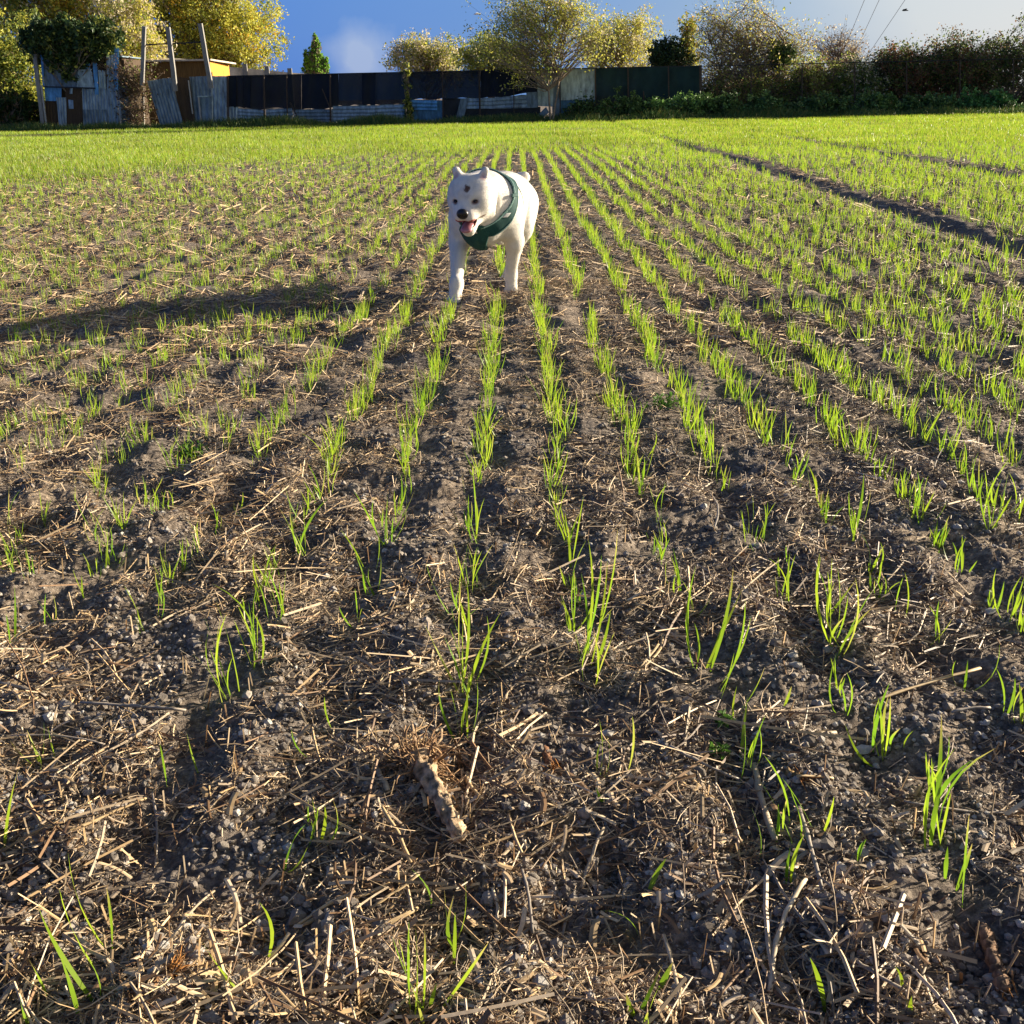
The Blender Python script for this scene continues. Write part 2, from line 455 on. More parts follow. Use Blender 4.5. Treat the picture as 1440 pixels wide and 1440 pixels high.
def build_stones():
    spots = [(918, 982, 12), (966, 1005, 11), (748, 1236, 13), (1022, 745, 8), (1000, 742, 8), (930, 745, 9), (498, 690, 9), (745, 848, 9), (693, 555, 10), (1230, 783, 9),
             (1290, 785, 9), (1078, 1330, 12), (1236, 1424, 14), (1063, 1227, 11), (360, 1118, 10), (272, 1135, 10), (208, 1115, 10), (315, 1195, 10), (113, 1065, 10), (500, 995, 9), (383, 970, 9),
             (1095, 887, 8), (1190, 853, 7), (760, 1305, 10), (608, 940, 8), (1297, 1243, 10), (336, 808, 7), (145, 803, 7), (905, 636, 7), (1208, 628, 7), (1150, 482, 8), (25, 1328, 13), (198, 1410, 14), (437, 1065, 9),
             (803, 1097, 9), (845, 1222, 9), (960, 1163, 8), (991, 1042, 8), (1400, 1240, 10), (1215, 1030, 8), (700, 1330, 9), (1160, 1100, 8), (55, 905, 8), (1335, 690, 6), (520, 480, 6), (375, 430, 7)]
    meshes = [stone_mesh(1.0, 100 + i) for i in range(8)]
    for m_ in meshes: m_.materials.append(STONE)
    special = {0: 'pale angular stone in the middle of the bare soil right of the centre row',
               1: 'whitish stone just right of the pale angular stone in the centre right foreground',
               2: 'smooth grey stone below and right of the gnarled root stump',
               12: 'pale flint at the very bottom edge near the right corner',
               32: 'pale stone at the bottom edge beside the orange brown rotten stalk',
               45: 'pale stone lying in the dark shadow cast by the dog'}
    for i, (px, py, r) in enumerate(spots):
        p = gnd(px, py); R = r / F * p[1] * 1.05 * 1.0
        p[2] = float(H(p[0], p[1])) + R * .25
        o = bpy.data.objects.new('stone', meshes[i % 8]); COL.objects.link(o)
        o.location = p; o.scale = (R, R, R); o.rotation_euler = (random.uniform(-.3, .3), random.uniform(-.3, .3), random.uniform(0, 6.3))
        tag(o, special.get(i, 'small grey brown stone lying loose on the soil among straw'), 'stone', 'small stones lying on the soil')
build_stones()

# ------------------------------------------------------------------ single straws one can point at
def straw_piece(name, p0, p1, r, col, seed, k=7):
    """a split hollow stalk: ridged, slightly bent tube with a node"""
    rg = np.random.default_rng(seed); n = 9
    t = np.linspace(0, 1, n)[:, None]; P = p0 * (1 - t) + p1 * t
    L_ = np.linalg.norm(p1 - p0); d = (p1 - p0) / L_
    side = np.cross(d, [0, 0, 1]); side /= np.linalg.norm(side) + 1e-9
    P = P + side * (rg.normal(0, .05) * L_ * np.sin(t * math.pi)) + np.array([0, 0, 1]) * (rg.uniform(0, .03) * L_ * np.sin(t * math.pi)) + rg.normal(0, r * .15, (n, 3))
    rad = r * (1 + rg.normal(0, .08, n)); nd = rg.integers(2, n - 2); rad[nd] *= 1.3
    mb = MB(); mb.tube(P, rad * .8, k, np.clip(np.repeat(np.array(col) * (1 + rg.normal(0, .10, (n, 1))), k, 0) * np.tile(rg.uniform(.45, 1.15, k), n)[:, None], .02, .9)); mb.v[0][:, 2] = P.repeat(k, 0)[:, 2] + (mb.v[0][:, 2] - P.repeat(k, 0)[:, 2]) * .6
    return mb.mesh(name, True)
def build_big_straws():
    gold, pale, grey, brown = (.58, .42, .22), (.56, .45, .30), (.34, .29, .235), (.26, .16, .085)
    L = [(95, 1201, 208, 1137, 8, gold), (0, 1201, 87, 1178, 7, gold), (116, 1003, 262, 1013, 8, grey), (170, 1019, 224, 1065, 7, grey), (216, 1129, 218, 1216, 5, grey),
         (247, 1340, 303, 1258, 7, pale), (208, 1378, 283, 1324, 7, pale), (182, 1345, 319, 1358, 8, brown), (380, 1317, 483, 1409, 9, brown), (290, 1314, 383, 1304, 7, gold), (414, 1299, 500, 1268, 9, gold),
         (0, 980, 67, 988, 8, grey), (419, 1294, 550, 1251, 11, gold), (484, 1324, 588, 1279, 11, gold), (522, 1286, 591, 1239, 7, gold), (488, 1063, 546, 1125, 12, pale), (539, 1168, 578, 1230, 8, gold),
         (657, 1082, 679, 1151, 8, gold), (734, 1238, 749, 1316, 7, grey), (818, 1238, 850, 1176, 8, pale), (790, 1309, 818, 1215, 6, grey), (715, 1303, 884, 1346, 6, pale), (693, 1256, 696, 1305, 7, pale),
         (400, 1331, 481, 1404, 10, grey), (625, 1406, 721, 1356, 7, brown), (550, 1001, 629, 1003, 4, grey), (831, 1031, 884, 1110, 5, pale), (692, 953, 775, 998, 9, brown),
         (1082, 1404, 1131, 1268, 11, pale), (933, 1324, 956, 1440, 9, pale), (900, 952, 931, 893, 6, gold), (1221, 998, 1378, 947, 8, gold), (941, 1070, 1039, 1101, 7, grey), (1059, 1080, 1090, 1193, 13, pale),
         (1121, 1152, 1152, 1286, 9, grey), (1136, 1306, 1285, 1383, 9, grey), (1190, 1296, 1193, 1358, 6, grey), (1200, 1373, 1275, 1420, 10, grey), (1270, 1137, 1440, 1137, 7, grey), (1095, 1052, 1175, 1034, 8, pale),
         (1337, 1013, 1391, 1008, 8, grey), (998, 700, 1003, 751, 4, grey), (1293, 1373, 1311, 1440, 7, pale), (1275, 1440, 1303, 1358, 7, pale), (1213, 890, 1254, 846, 6, pale), (1118, 1126, 1170, 1118, 7, gold),
         (880, 990, 926, 917, 5, gold), (20, 1055, 150, 1062, 5, grey), (560, 1090, 600, 1035, 6, gold), (455, 855, 520, 930, 4, gold), (815, 1170, 760, 1230, 5, brown), (1010, 1420, 1080, 1345, 6, brown)]
    for i, (x0, y0, x1, y1, w, c) in enumerate(L):
        a = gnd(x0, y0); b = gnd(x1, y1)
        r = w / 2 / F * (a[1] + b[1]) / 2 * 1.05 * .95
        dz = .012
        a[2] = float(H(a[0], a[1])) + r + dz * random.random(); b[2] = float(H(b[0], b[1])) + r + dz * random.random()
        me = straw_piece('straw_stalk', a - a, b - a, r, c, i)
        o = obj('straw_stalk', me, STRAW); o.location = a
        nm = {gold: 'golden', pale: 'bleached pale', grey: 'weathered grey', brown: 'dark brown'}[c]
        lab = {12: 'long golden straw stalk in the pile left of the root stump, upper of two',
               13: 'long golden straw stalk in the pile left of the root stump, lower of two',
               28: 'thick bleached straw stalk leaning up from the bottom edge right of centre',
               31: 'long golden straw stalk lying across the row at the right side',
               2: 'long weathered grey straw stalk lying level across the left side',
               33: 'thick pale split stalk under the small seedling clump right of centre',
               38: 'grey straw stalk running level into the right picture edge'}.get(i, '%s straw stalk lying on the soil in the foreground' % nm)
        tag(o, lab, 'straw stalk', 'straw stalks lying in the foreground')
build_big_straws()

BARK = mat('dead_stalk', attr=True, rough=.85, noise=45, stops=[(.3, (.45, .42, .40)), (.55, (.9, .85, .8)), (.75, (1.3, 1.25, 1.2))], bump=(120, .8, .006), spec=.2, scale3=(1, 1, 1))
def build_root():
    base = gnd(610, 1140); base[2] = float(H(base[0], base[1]))
    root = empty('root_stump', base, 'gnarled dead root stump with tangled rootlets in the centre foreground', 'root stump')
    a = gnd(650, 1200); b = gnd(590, 1095)
    a[2] = float(H(a[0], a[1])) + .014; b[2] = float(H(b[0], b[1])) + .030
    n = 70; k = 28; t = np.linspace(0, 1, n)[:, None]
    P = a * (1 - t) + b * t; P[:, 2] += .004 * np.sin(t[:, 0] * 3.1)
    rad = np.interp(t[:, 0], [0, .06, .3, .7, 1], [.0085, .0125, .0130, .0145, .022])
    mb = MB(); mb.tube(P, rad * .92, k, (.50, .38, .25))
    V = mb.v[0]; rg = np.random.default_rng(4)
    ax = (b - a) / np.linalg.norm(b - a); s = (V - a) @ ax; c = a + s[:, None] * ax
    ang = np.arctan2((V - c)[:, 2], (V - c)[:, 0])
    f = 1 + .34 * noise2(s / .016, ang * 1.3, 5) + .16 * noise2(s / .012 + 9, ang * 4, 6); f = f * (1 + .10 * noise2(s / .003, ang * 7, 7)) * np.where(s < .006 + .006 * noise2(ang * 2, ang * 0, 8), .55, 1); V[:] = c + (V - c) * f[:, None]
    mb.c[0] = mb.c[0] * np.clip(1 + .9 * noise2(s / .014, ang * 1.5, 15) + .5 * noise2(s / .004, ang * 5, 16), .25, 1.6)[:, None]
    obj('stem', mb.mesh('stem', True), BARK, root)
    mb = MB()
    for i in range(190):
        th = rg.uniform(0, 2 * math.pi); start = b + np.array([rg.normal(0, .014), rg.normal(0, .012), rg.uniform(-.014, .014)])
        d = np.array([math.cos(th), math.sin(th) * .8 + .25, rg.uniform(-.1, .9)]); d /= np.linalg.norm(d)
        Ln = rg.uniform(.025, .085); pts = [start]
        for q in range(5):
            d = d + rg.normal(0, .42, 3) + np.array([0, 0, -.12]); d /= np.linalg.norm(d); pts.append(pts[-1] + d * Ln / 5)
        pts = np.array(pts); pts[:, 2] = np.maximum(pts[:, 2], H(pts[:, 0], pts[:, 1]) + .001)
        r0 = rg.uniform(.0007, .0026); mb.tube(pts, np.linspace(r0, r0 * .35, 6), 5, np.array((.46, .30, .17)) * rg.uniform(.4, 1.3))
    obj('rootlets', mb.mesh('rootlets', True), BARK, root)
    mb = MB()
    for (x0, y0, x1, y1, r) in [(592, 1095, 580, 1038, .004), (588, 1075, 640, 1085, .003), (622, 1050, 612, 1085, .0025), (560, 1070, 530, 1110, .003)]:
        p = gnd(x0, y0); q = gnd(x1, y1); p[2] = b[2]; q = at(x1, y1, q[1] - .02) if q[1] > b[1] + .02 else q; q[2] = max(q[2], b[2] + .012)
        mid = (p + q) / 2 + rg.normal(0, .004, 3); mb.tube(np.array([p, mid, q]), [r, r * .9, r * .5], 7, (.42, .31, .2))
    obj('root_branch', mb.mesh('root_branch', True), BARK, root)
    # other short rotten stalks
    def stub(x0, y0, x1, y1, r, col, lab, frayed=0):
        a = gnd(x0, y0); b = gnd(x1, y1); a[2] = float(H(a[0], a[1])) + r * .35; b[2] = float(H(b[0], b[1])) + r * .5
        o = empty('stalk_stub', (a + b) / 2, lab, 'stalk stub')
        n = 24; t = np.linspace(0, 1, n)[:, None]; P = a * (1 - t) + b * t
        P = P + rg.normal(0, r * .10, P.shape)
        mb = MB(); mb.tube(P, r * .8 * (1 + rg.normal(0, .10, n)), 13, col); V = mb.v[0]
        V += rg.normal(0, r * .10, V.shape); mb.c[0] = mb.c[0] * rg.uniform(.35, 1.25, (len(V), 1))
        obj('stem', mb.mesh('stem', True), BARK, o)
        if frayed:
            mb = MB()
            for i in range(frayed):
                d = (b - a) / np.linalg.norm(b - a) + rg.normal(0, .6, 3); d /= np.linalg.norm(d)
                s = b + rg.normal(0, r * .5, 3); mb.tube(np.array([s, s + d * .012, s + d * .024 + rg.normal(0, .004, 3)]), [.0012, .001, .0004], 4, (.42, .20, .06))
            obj('frayed_end', mb.mesh('frayed_end'), BARK, o)
    stub(676, 853, 755, 880, .0085, (.52, .45, .36), 'pale thick stalk stub lying right of the centre row in mid field')
    stub(992, 776, 1040, 783, .007, (.5, .40, .28), 'short light stalk stub among straw between two rows right of centre', 12)
    stub(185, 1432, 245, 1400, .010, (.36, .22, .12), 'orange brown rotten stalk stub at the bottom left edge', 30)
    stub(1380, 1312, 1412, 1402, .011, (.36, .24, .16), 'dark bark covered stalk stub at the bottom right corner', 6)
    stub(1105, 1108, 1125, 1118, .008, (.38, .26, .12), 'small round golden husk beside the seedlings right of centre', 18)
    stub(765, 1060, 775, 1085, .008, (.42, .22, .12), 'reddish brown frayed husk below the bare patch at centre', 26)
    stub(640, 1298, 664, 1292, .008, (.48, .38, .26), 'pale short stalk stub at the foot of the bottom centre seedling')
    stub(1240, 1100, 1275, 1125, .007, (.42, .34, .26), 'ridged grey brown stalk stub right of the small seedlings')
build_root()

# ------------------------------------------------------------------ crop
CROP = mat('young_crop_leaf', attr=True, rough=.42, transl=.5, spec=.35)
def blade_geo(P, T, w, cols, seg=5, curve=None):
    """P base, T tip, w width; curve: sideways/backward sag vector"""
    n = len(P)
    D = T - P; Ln = np.linalg.norm(D, axis=1); Dn = D / Ln[:, None]
    A, B = basis(Dn)
    ph = RNG.uniform(-.9, .9, n)
    Wd = A * np.cos(ph)[:, None] + B * np.sin(ph)[:, None]
    if curve is None: curve = RNG.normal(0, .15, n)
    V = np.zeros((n, seg * 2 + 1, 3)); 
    Nn = np.cross(Dn, Wd)
    for i in range(seg):
        s = i / seg
        wf = w * (0.55 + 1.0 * s if s < .45 else 1.0 * (1 - (s - .45) / .62) ** .8)
        c = P + D * s + Nn * (curve * Ln * 4 * s * (1 - s) * .5)[:, None]
        tw = Wd * math.cos(s * .9) + Nn * math.sin(s * .9)
        V[:, 2 * i] = c - tw * (wf / 2)[:, None]; V[:, 2 * i + 1] = c + tw * (wf / 2)[:, None]
    V[:, seg * 2] = T
    base = (np.arange(n) * (seg * 2 + 1))[:, None]
    F4 = [base + np.array([[2 * i, 2 * i + 1, 2 * i + 3, 2 * i + 2]]) for i in range(seg - 1)]
    F3 = base + np.array([[2 * seg - 2, 2 * seg - 1, 2 * seg]])
    C = np.repeat(cols[:, None, :], seg * 2 + 1, 1)
    dry = (RNG.random(n) < .22)[:, None, None] * np.clip((np.arange(seg * 2 + 1) / (seg * 2) - .72) / .28, 0, 1)[None, :, None]
    C = C * (1 - dry) + np.array([.50, .40, .12]) * dry
    return V.reshape(-1, 3), (np.concatenate(F4) if F4 else []), F3, C.reshape(-1, 3)
def crop_cols(n, yel=0.0):
    t = RNG.random(n)[:, None]
    c = np.array([.15, .30, .018]) * (1 - t) + np.array([.33, .44, .028]) * t
    y = (RNG.random(n) < .05 + yel)[:, None]; c = np.where(y, np.array([.36, .40, .06]), c)
    return c * RNG.uniform(.8, 1.15, n)[:, None]
def tuft(n, hgt, spread, lean=(0, 0), seg=5, w=.0056, base_spread=.012):
    P = np.stack([RNG.normal(0, base_spread * .8, n), RNG.normal(0, base_spread * 1.6, n), np.full(n, -.006)], -1)
    h = hgt * RNG.uniform(.45, 1.08, n)
    T = P + np.stack([RNG.normal(lean[0], spread, n) * h, RNG.normal(lean[1], spread, n) * h, h], -1)
    return P, T, np.full(n, w) * RNG.uniform(.7, 1.25, n)
def density(x, y):
    """how thick the crop stands"""
    dens = np.clip(.84 + .01 * (y - 1.6), .3, .88)
    dens = dens * (1 + .55 * noise2(x / 1.1, y / 1.6, 51))
    left = np.clip((-x - .5 - .02 * y) / 1.2, 0, 1) * np.clip((y - 3) / 3, 0, 1)
    dens = dens * (1 - .15 * left)
    for tx in (3.35, 6.0): dens = np.where(np.abs(x - tx - .12 * noise2(y / 3.0, y * 0 + tx, 9)) < .24, dens * .05, dens)
    return dens
def headland(x, y):
    """True where the dense cross sown strip begins"""
    yb = np.where(x < -4.2, 12.3 + (x + 6.0) * 2.2 + 3.2, np.where(x < 0, 20.2 + (x + 4.2) * .55, 22.5 - np.clip(x - 2, 0, 8) * .25))
    yb = np.clip(yb, 9.5, 23) + 1.2 * noise2(x / 1.5, y / 4., 57)
    return y > yb + (np.abs(RNG.normal(0, 3.2, len(x))) - .8) * np.where(x < 0, 1.0, .4)
def build_crop():
    near = []        # (x,y,n,h,w,spread,lean,label)
    # explicit near tufts: base pixel, number of blades, height in px
    tufts = [(325, 985, 8, 120), (362, 938, 8, 115), (388, 885, 6, 95), (228, 862, 4, 62), (198, 892, 3, 48), (655, 968, 9, 130), (656, 1030, 5, 95), (822, 935, 9, 135), (832, 965, 4, 90),
             (985, 942, 6, 120), (1008, 972, 3, 100), (1050, 1080, 6, 105), (1172, 925, 9, 110), (1150, 885, 5, 80), (1236, 1060, 6, 95), (1262, 1055, 3, 60), (1318, 1190, 8, 125), (1300, 1120, 5, 80), (1356, 1270, 3, 80),
             (1110, 1190, 4, 100), (1138, 1175, 3, 60), (1114, 1255, 2, 52), (1075, 1185, 2, 66), (636, 1325, 4, 110), (588, 1445, 8, 115), (900, 1450, 4, 60), (846, 1100, 3, 75), (1425, 1025, 5, 60),
             (1310, 900, 3, 75), (1350, 960, 3, 80), (1285, 1440, 2, 50), (432, 1190, 3, 60), (500, 890, 3, 45), (440, 1175, 2, 60), (10, 905, 3, 60), (1205, 760, 7, 70), (1390, 750, 8, 75), (925, 735, 4, 60), (1065, 750, 5, 65), (1105, 805, 2, 35), (545, 775, 7, 80), (520, 835, 5, 70), (425, 780, 6, 70), (670, 770, 5, 90), (805, 790, 3, 90), (650, 870, 4, 70)]
    special = {0: 'large green crop tuft of eight blades, lowest of the dense cluster left of centre', 5: 'tall crop tuft standing straight above the gnarled root stump', 7: 'tall narrow crop tuft right of the pale thick stalk stub',
               11: 'crop tuft of six blades above the thick pale split stalk', 12: 'bushy bright crop tuft right of centre without close neighbours', 16: 'sprawling crop tuft with wide blades near the right edge above the bottom corner',
               18: 'short crop tuft of three blades alone near the lower right corner', 23: 'slender crop tuft just below the gnarled root stump', 24: 'crop tuft cut by the bottom edge left of centre'}
    cells = []
    for i, (bx, by, n, hp) in enumerate(tufts):
        p = gnd(bx, by); top = at(bx, by - hp, p[1]); h = (top[2]) * 1.2
        near.append((p[0], p[1], tuft(n, h, .22, (0, 0), base_spread=.011), special.get(i)))
        cells.append((p[0], p[1]))
    # explicit single blades: base px -> tip px
    single = [(135, 1414, 55, 1281), (152, 1335, 95, 1195), (136, 1365, 84, 1253), (113, 1440, 85, 1350), (68, 1403, 40, 1348), (80, 1068, 65, 1008), (236, 1115, 226, 1053), (281, 1098, 262, 1028), (4, 1190, 27, 1068),
              (371, 1342, 363, 1255), (343, 1410, 285, 1337), (400, 1225, 430, 1160), (437, 1185, 428, 1125), (455, 1075, 410, 1030), (470, 1025, 456, 975), (910, 1265, 937, 1213), (899, 1310, 843, 1275), (1162, 1412, 1140, 1333),
              (922, 1402, 946, 1362), (606, 1268, 577, 1213), (882, 1098, 889, 1020), (45, 1450, 30, 1405), (895, 1440, 880, 1400), (1100, 1010, 1112, 980), (855, 1140, 838, 1122), (1205, 1230, 1216, 1200)]
    for i, (bx, by, tx, ty) in enumerate(single):
        p = gnd(bx, by); t = at(tx, ty, p[1] + random.uniform(-.02, .03)); t[2] = max(t[2], .03)
        P = np.array([[0, 0, -.004]]); T = np.array([[t[0] - p[0], t[1] - p[1], t[2]]])
        wd = np.array([.0076 if by > 1150 else .0062])
        if i in (0, 1, 11): P = np.vstack([P, P + [.004, 0, 0]]); T = np.vstack([T, T * [.5, 1, .6] + [.02, 0, 0]]); wd = np.array([wd[0], wd[0] * .9])
        near.append((p[0], p[1], (P, T, wd), {0: 'long broad crop blade at the bottom left corner, leaning left', 14: None}.get(i)))
    # rows
    rows = []
    for r in range(-160, 220):
        yy = np.arange(1.55, 24, .055)
        xx = ROW0 + r * ROWS + ROWDRIFT * yy
        k = np.abs(xx) < .58 * yy + .35
        yy, xx = yy[k], xx[k]
        if not len(yy): continue
        yy = yy + RNG.uniform(-.03, .03, len(yy)); wob = .018 * noise2(yy / .6, yy * 0 + r * 3.3, 60) * 1.5
        xx = xx + wob + RNG.normal(0, .010, len(yy)) + np.where((xx < -.8) | (xx > 1.7), RNG.normal(0, .040, len(yy)), 0)
        k = (RNG.random(len(yy)) < density(xx, yy) * (.40 + .75 * (noise2(yy / .25, yy * 0 + r * 1.7, 61) > -.1))) & ~headland(xx, yy)
        rows.append(np.stack([xx[k], yy[k]], -1))
    rows = np.concatenate(rows)
    rows = rows[np.argsort(rows[:, 1])]
    cel = np.array(cells)
    d = np.min(np.linalg.norm(rows[:, None, :] - cel[None], axis=2), axis=1)
    paw = np.min(np.stack([np.hypot((rows[:, 0] - a) / 1.0, (rows[:, 1] - b) / 2.2) for a, b in ((-.45, 5.72), (-.12, 6.1))]), axis=0)
    rows, d = rows[paw > .13], d[paw > .13]
    rows = rows[(d > .09) & ~((rows[:, 1] < 1.95) & (RNG.random(len(rows)) < .55))]
    n_ind = 296 - len(near)
    for (x, y) in rows[:n_ind]:
        n = int(RNG.integers(2, 7)); near.append((x, y, tuft(n, RNG.uniform(.07, .13), .22, (0, 0), base_spread=.008, w=.0043), None))
    for (x, y, (P, T, w), lab) in near:
        V, F4, F3, C = blade_geo(P, T, w, crop_cols(len(P)), seg=6)
        me = np_mesh('crop_seedling', V, [F4, F3], C, smooth=True)
        o = obj('crop_seedling', me, CROP); o.location = (x, y, float(H(x, y)))
        tag(o, lab or 'young bright green cereal seedling sprouting among straw in the nearest rows', 'seedling', 'cereal seedlings in the nearest rows')
    # the rest of the rows
    rest = rows[n_ind:]
    Vs, Fa, Fb, Cs, off = [], [], [], [], 0
    def push(V, F4, F3, C):
        nonlocal off
        Vs.append(V); Cs.append(C); Fb.append(F3 + off)
        if len(F4): Fa.append(F4 + off)
        off += len(V)
    for lo, hi, nb, seg, wk in ((0, 6, 7, 5, .78), (6, 12, 6, 3, .95), (12, 25, 5, 2, 1.5)):
        q = rest[(rest[:, 1] >= lo) & (rest[:, 1] < hi)]
        P0 = np.repeat(q, nb, 0); n = len(P0)
        x = P0[:, 0] + RNG.normal(0, .009, n); y = P0[:, 1] + RNG.normal(0, .022, n)
        h = RNG.uniform(.06, .135, n) * (1 - .25 * (x < -.8))
        P = np.stack([x, y, Hbase(x, y) - .002], -1)
        T = P + np.stack([RNG.normal(0, .20, n) * h, RNG.normal(0, .20, n) * h, h], -1)
        push(*blade_geo(P, T, (.0050) * wk * RNG.uniform(.7, 1.2, n), crop_cols(n), seg=seg))
    # headland: sown across, thick
    n = 420000
    y = 9.5 + (46.2 - 9.5) * RNG.random(n) ** .85; x = (RNG.random(n) * 2 - 1) * (.54 * y + 1)
    k = headland(x, y); x, y = x[k], y[k]
    pt = noise2(x / 3.5, y / 2.2, 71) + .5 * noise2(x / .9, y / .7, 72)
    thin = np.clip((-x - 2) / 10, 0, 1) * .22 * (y > 30)
    k = RNG.random(len(x)) < np.clip(.85 + .5 * pt - thin - .25 * np.exp(-((y - 36 + .25 * x) / 2.0) ** 2), .12, 1); x, y = x[k], y[k]
    for tx, a in ((3.35, 0), (6.0, 0)):
        k = (np.abs(x - tx) > .22 + .1 * noise2(y / 2., y * 0, 8)) | (RNG.random(len(x)) < .25) | (y > 29); x, y = x[k], y[k]
    for ty, x0 in ((31.0, 7.0), (38.0, 10.0)):      # bare wheel tracks across on the right
        k = (np.abs(y - ty + .05 * (x - x0)) > .30) | (x < x0) | (RNG.random(len(x)) < .2); x, y = x[k], y[k]
    n = len(x); h = RNG.uniform(.06, .14, n) * (1 + .3 * noise2(x / 1.6, y / 1.2, 75))
    P = np.stack([x, y, Hbase(x, y) - .002], -1); T = P + np.stack([RNG.normal(0, .3, n) * h, RNG.normal(0, .3, n) * h, h], -1)
    push(*blade_geo(P, T, (.0052 + .00024 * y) * RNG.uniform(.7, 1.2, n), crop_cols(n, .10) * (.92 + .30 * noise2(x / 2.5, y / 1.5, 77) + .2 * noise2(x / .6, y / .5, 78))[:, None], seg=2))
    me = np_mesh('crop_grass', np.concatenate(Vs), [np.concatenate(Fa), np.concatenate(Fb)], np.concatenate(Cs))
    o = obj('crop_grass', me, CROP); tag(o, 'carpet of young yellow green cereal grass covering the field to its far edge', 'grass', kind='stuff')
    print('crop blades', off)
build_crop()

# small broadleaf weeds in the field
WEED = mat('weed_leaf', attr=True, rough=.6, transl=.3)
def weed(px, py, r, n, lab):
    p = gnd(px, py); p[2] = float(H(p[0], p[1])); rg = np.random.default_rng(px)
    o = empty('field_weed', p, lab, 'weed', 'small weeds in the field')
    th = rg.uniform(0, 6.28, n); el = rg.uniform(.1, 1.2, n); rr = r * rg.uniform(.2, 1, n)
    c = p + np.stack([np.cos(th) * np.cos(el) * rr, np.sin(th) * np.cos(el) * rr, np.sin(el) * rr * .8 + .004], -1)
    V, Fq = leaf_quads(c, .010, rg); obj('leaves', np_mesh('leaves', V, [Fq], np.repeat(np.array([[.10, .22, .03]]) * rg.uniform(.6, 1.3, (n, 1)), 4, 0)), WEED, o)
    mb = MB()
    for i in range(0, n, 5): mb.tube(np.array([p, (p + c[i]) / 2 + [0, 0, .004], c[i]]), [.0012, .001, .0006], 4, (.10, .16, .04))
    obj('stem', mb.mesh('stem'), WEED, o)
def leaf_quads(c, size, rg, up=.0, aspect=1.5):
    n = len(c); d = rg.normal(size=(n, 3)); d[:, 2] += up; d /= np.linalg.norm(d, axis=1)[:, None]
    A, B = basis(d); th = rg.uniform(0, 6.28, n)[:, None]; U = A * np.cos(th) + B * np.sin(th); Wv = -A * np.sin(th) + B * np.cos(th)
    s = size * rg.uniform(.6, 1.35, n)[:, None]
    V = np.stack([c - U * s * aspect * .5, c + Wv * s * .42 + d * s * .1, c + U * s * aspect * .5, c - Wv * s * .42 + d * s * .1], 1)
    return V.reshape(-1, 3), (np.arange(n) * 4)[:, None] + np.arange(4)[None]
weed(935, 575, .075, 150, 'low feathery green weed between rows right of the dog')
weed(270, 640, .055, 120, 'leafy green weed in the mid field left of the rows')
weed(1007, 1065, .022, 40, 'tiny pale weed seedling right of the centre foreground')
weed(1015, 1022, .022, 40, 'tiny dark green weed seedling above the pale tiny one')

# ------------------------------------------------------------------ the dog
def smin(a, b, k):
    h = np.clip(.5 + .5 * (b - a) / k, 0, 1); return b * (1 - h) + a * h - k * h * (1 - h)
def surface_nets(D, org, hstep):
    nx, ny, nz_ = D.shape; ins = D < 0
    cs = np.zeros((nx - 1, ny - 1, nz_ - 1), dtype=np.int32)
    for i in (0, 1):
        for j in (0, 1):
            for k in (0, 1): cs += ins[i:nx - 1 + i, j:ny - 1 + j, k:nz_ - 1 + k]
    act = (cs > 0) & (cs < 8); idx = -np.ones(act.shape, dtype=np.int64); I = np.argwhere(act); idx[act] = np.arange(len(I))
    acc = np.zeros((len(I), 3)); cnt = np.zeros(len(I))
    cor = [np.array([i, j, k]) for i in (0, 1) for j in (0, 1) for k in (0, 1)]
    for a in range(8):
        for b in range(a + 1, 8):
            if np.abs(cor[a] - cor[b]).sum() != 1: continue
            va = D[tuple((I + cor[a]).T)]; vb = D[tuple((I + cor[b]).T)]
            m = (va < 0) != (vb < 0); t = np.where(m, va / (va - vb + 1e-12), 0)
            acc += (m[:, None]) * (cor[a] + t[:, None] * (cor[b] - cor[a])); cnt += m
    V = (I + acc / cnt[:, None]) * hstep + org
    Fs = []
    for ax in range(3):
        s0 = [slice(1, -1)] * 3; s1 = [slice(1, -1)] * 3; s0[ax] = slice(0, -1); s1[ax] = slice(1, None)
        a = ins[tuple(s0)]; b = ins[tuple(s1)]
        for flip in (False, True):
            E_ = np.argwhere((a & ~b) if not flip else (~a & b))
            if not len(E_): continue
            o = np.ones(3, int); o[ax] = 0; E_ = E_ + o
            u, v = [(1, 2), (2, 0), (0, 1)][ax]
            du = np.zeros(3, int); du[u] = 1; dv = np.zeros(3, int); dv[v] = 1
            q = [E_ - du - dv, E_ - dv, E_, E_ - du]
            q = np.stack([idx[tuple(w.T)] for w in q], -1)
            Fs.append(q if not flip else q[:, ::-1])
    return V, np.concatenate(Fs)
def ell(P, c, r, R=None):
    Q = P - np.array(c)
    if R is not None: Q = Q @ R
    Q = Q / np.array(r); l = np.sqrt((Q * Q).sum(-1)); return (l - 1) * min(r) * (1.0) 
def cap(P, a, b, ra, rb):
    a = np.array(a, float); b = np.array(b, float); d = b - a
    t = np.clip(((P - a) @ d) / (d @ d), 0, 1)
    return np.sqrt(((P - a - t[..., None] * d) ** 2).sum(-1)) - (ra + (rb - ra) * t)

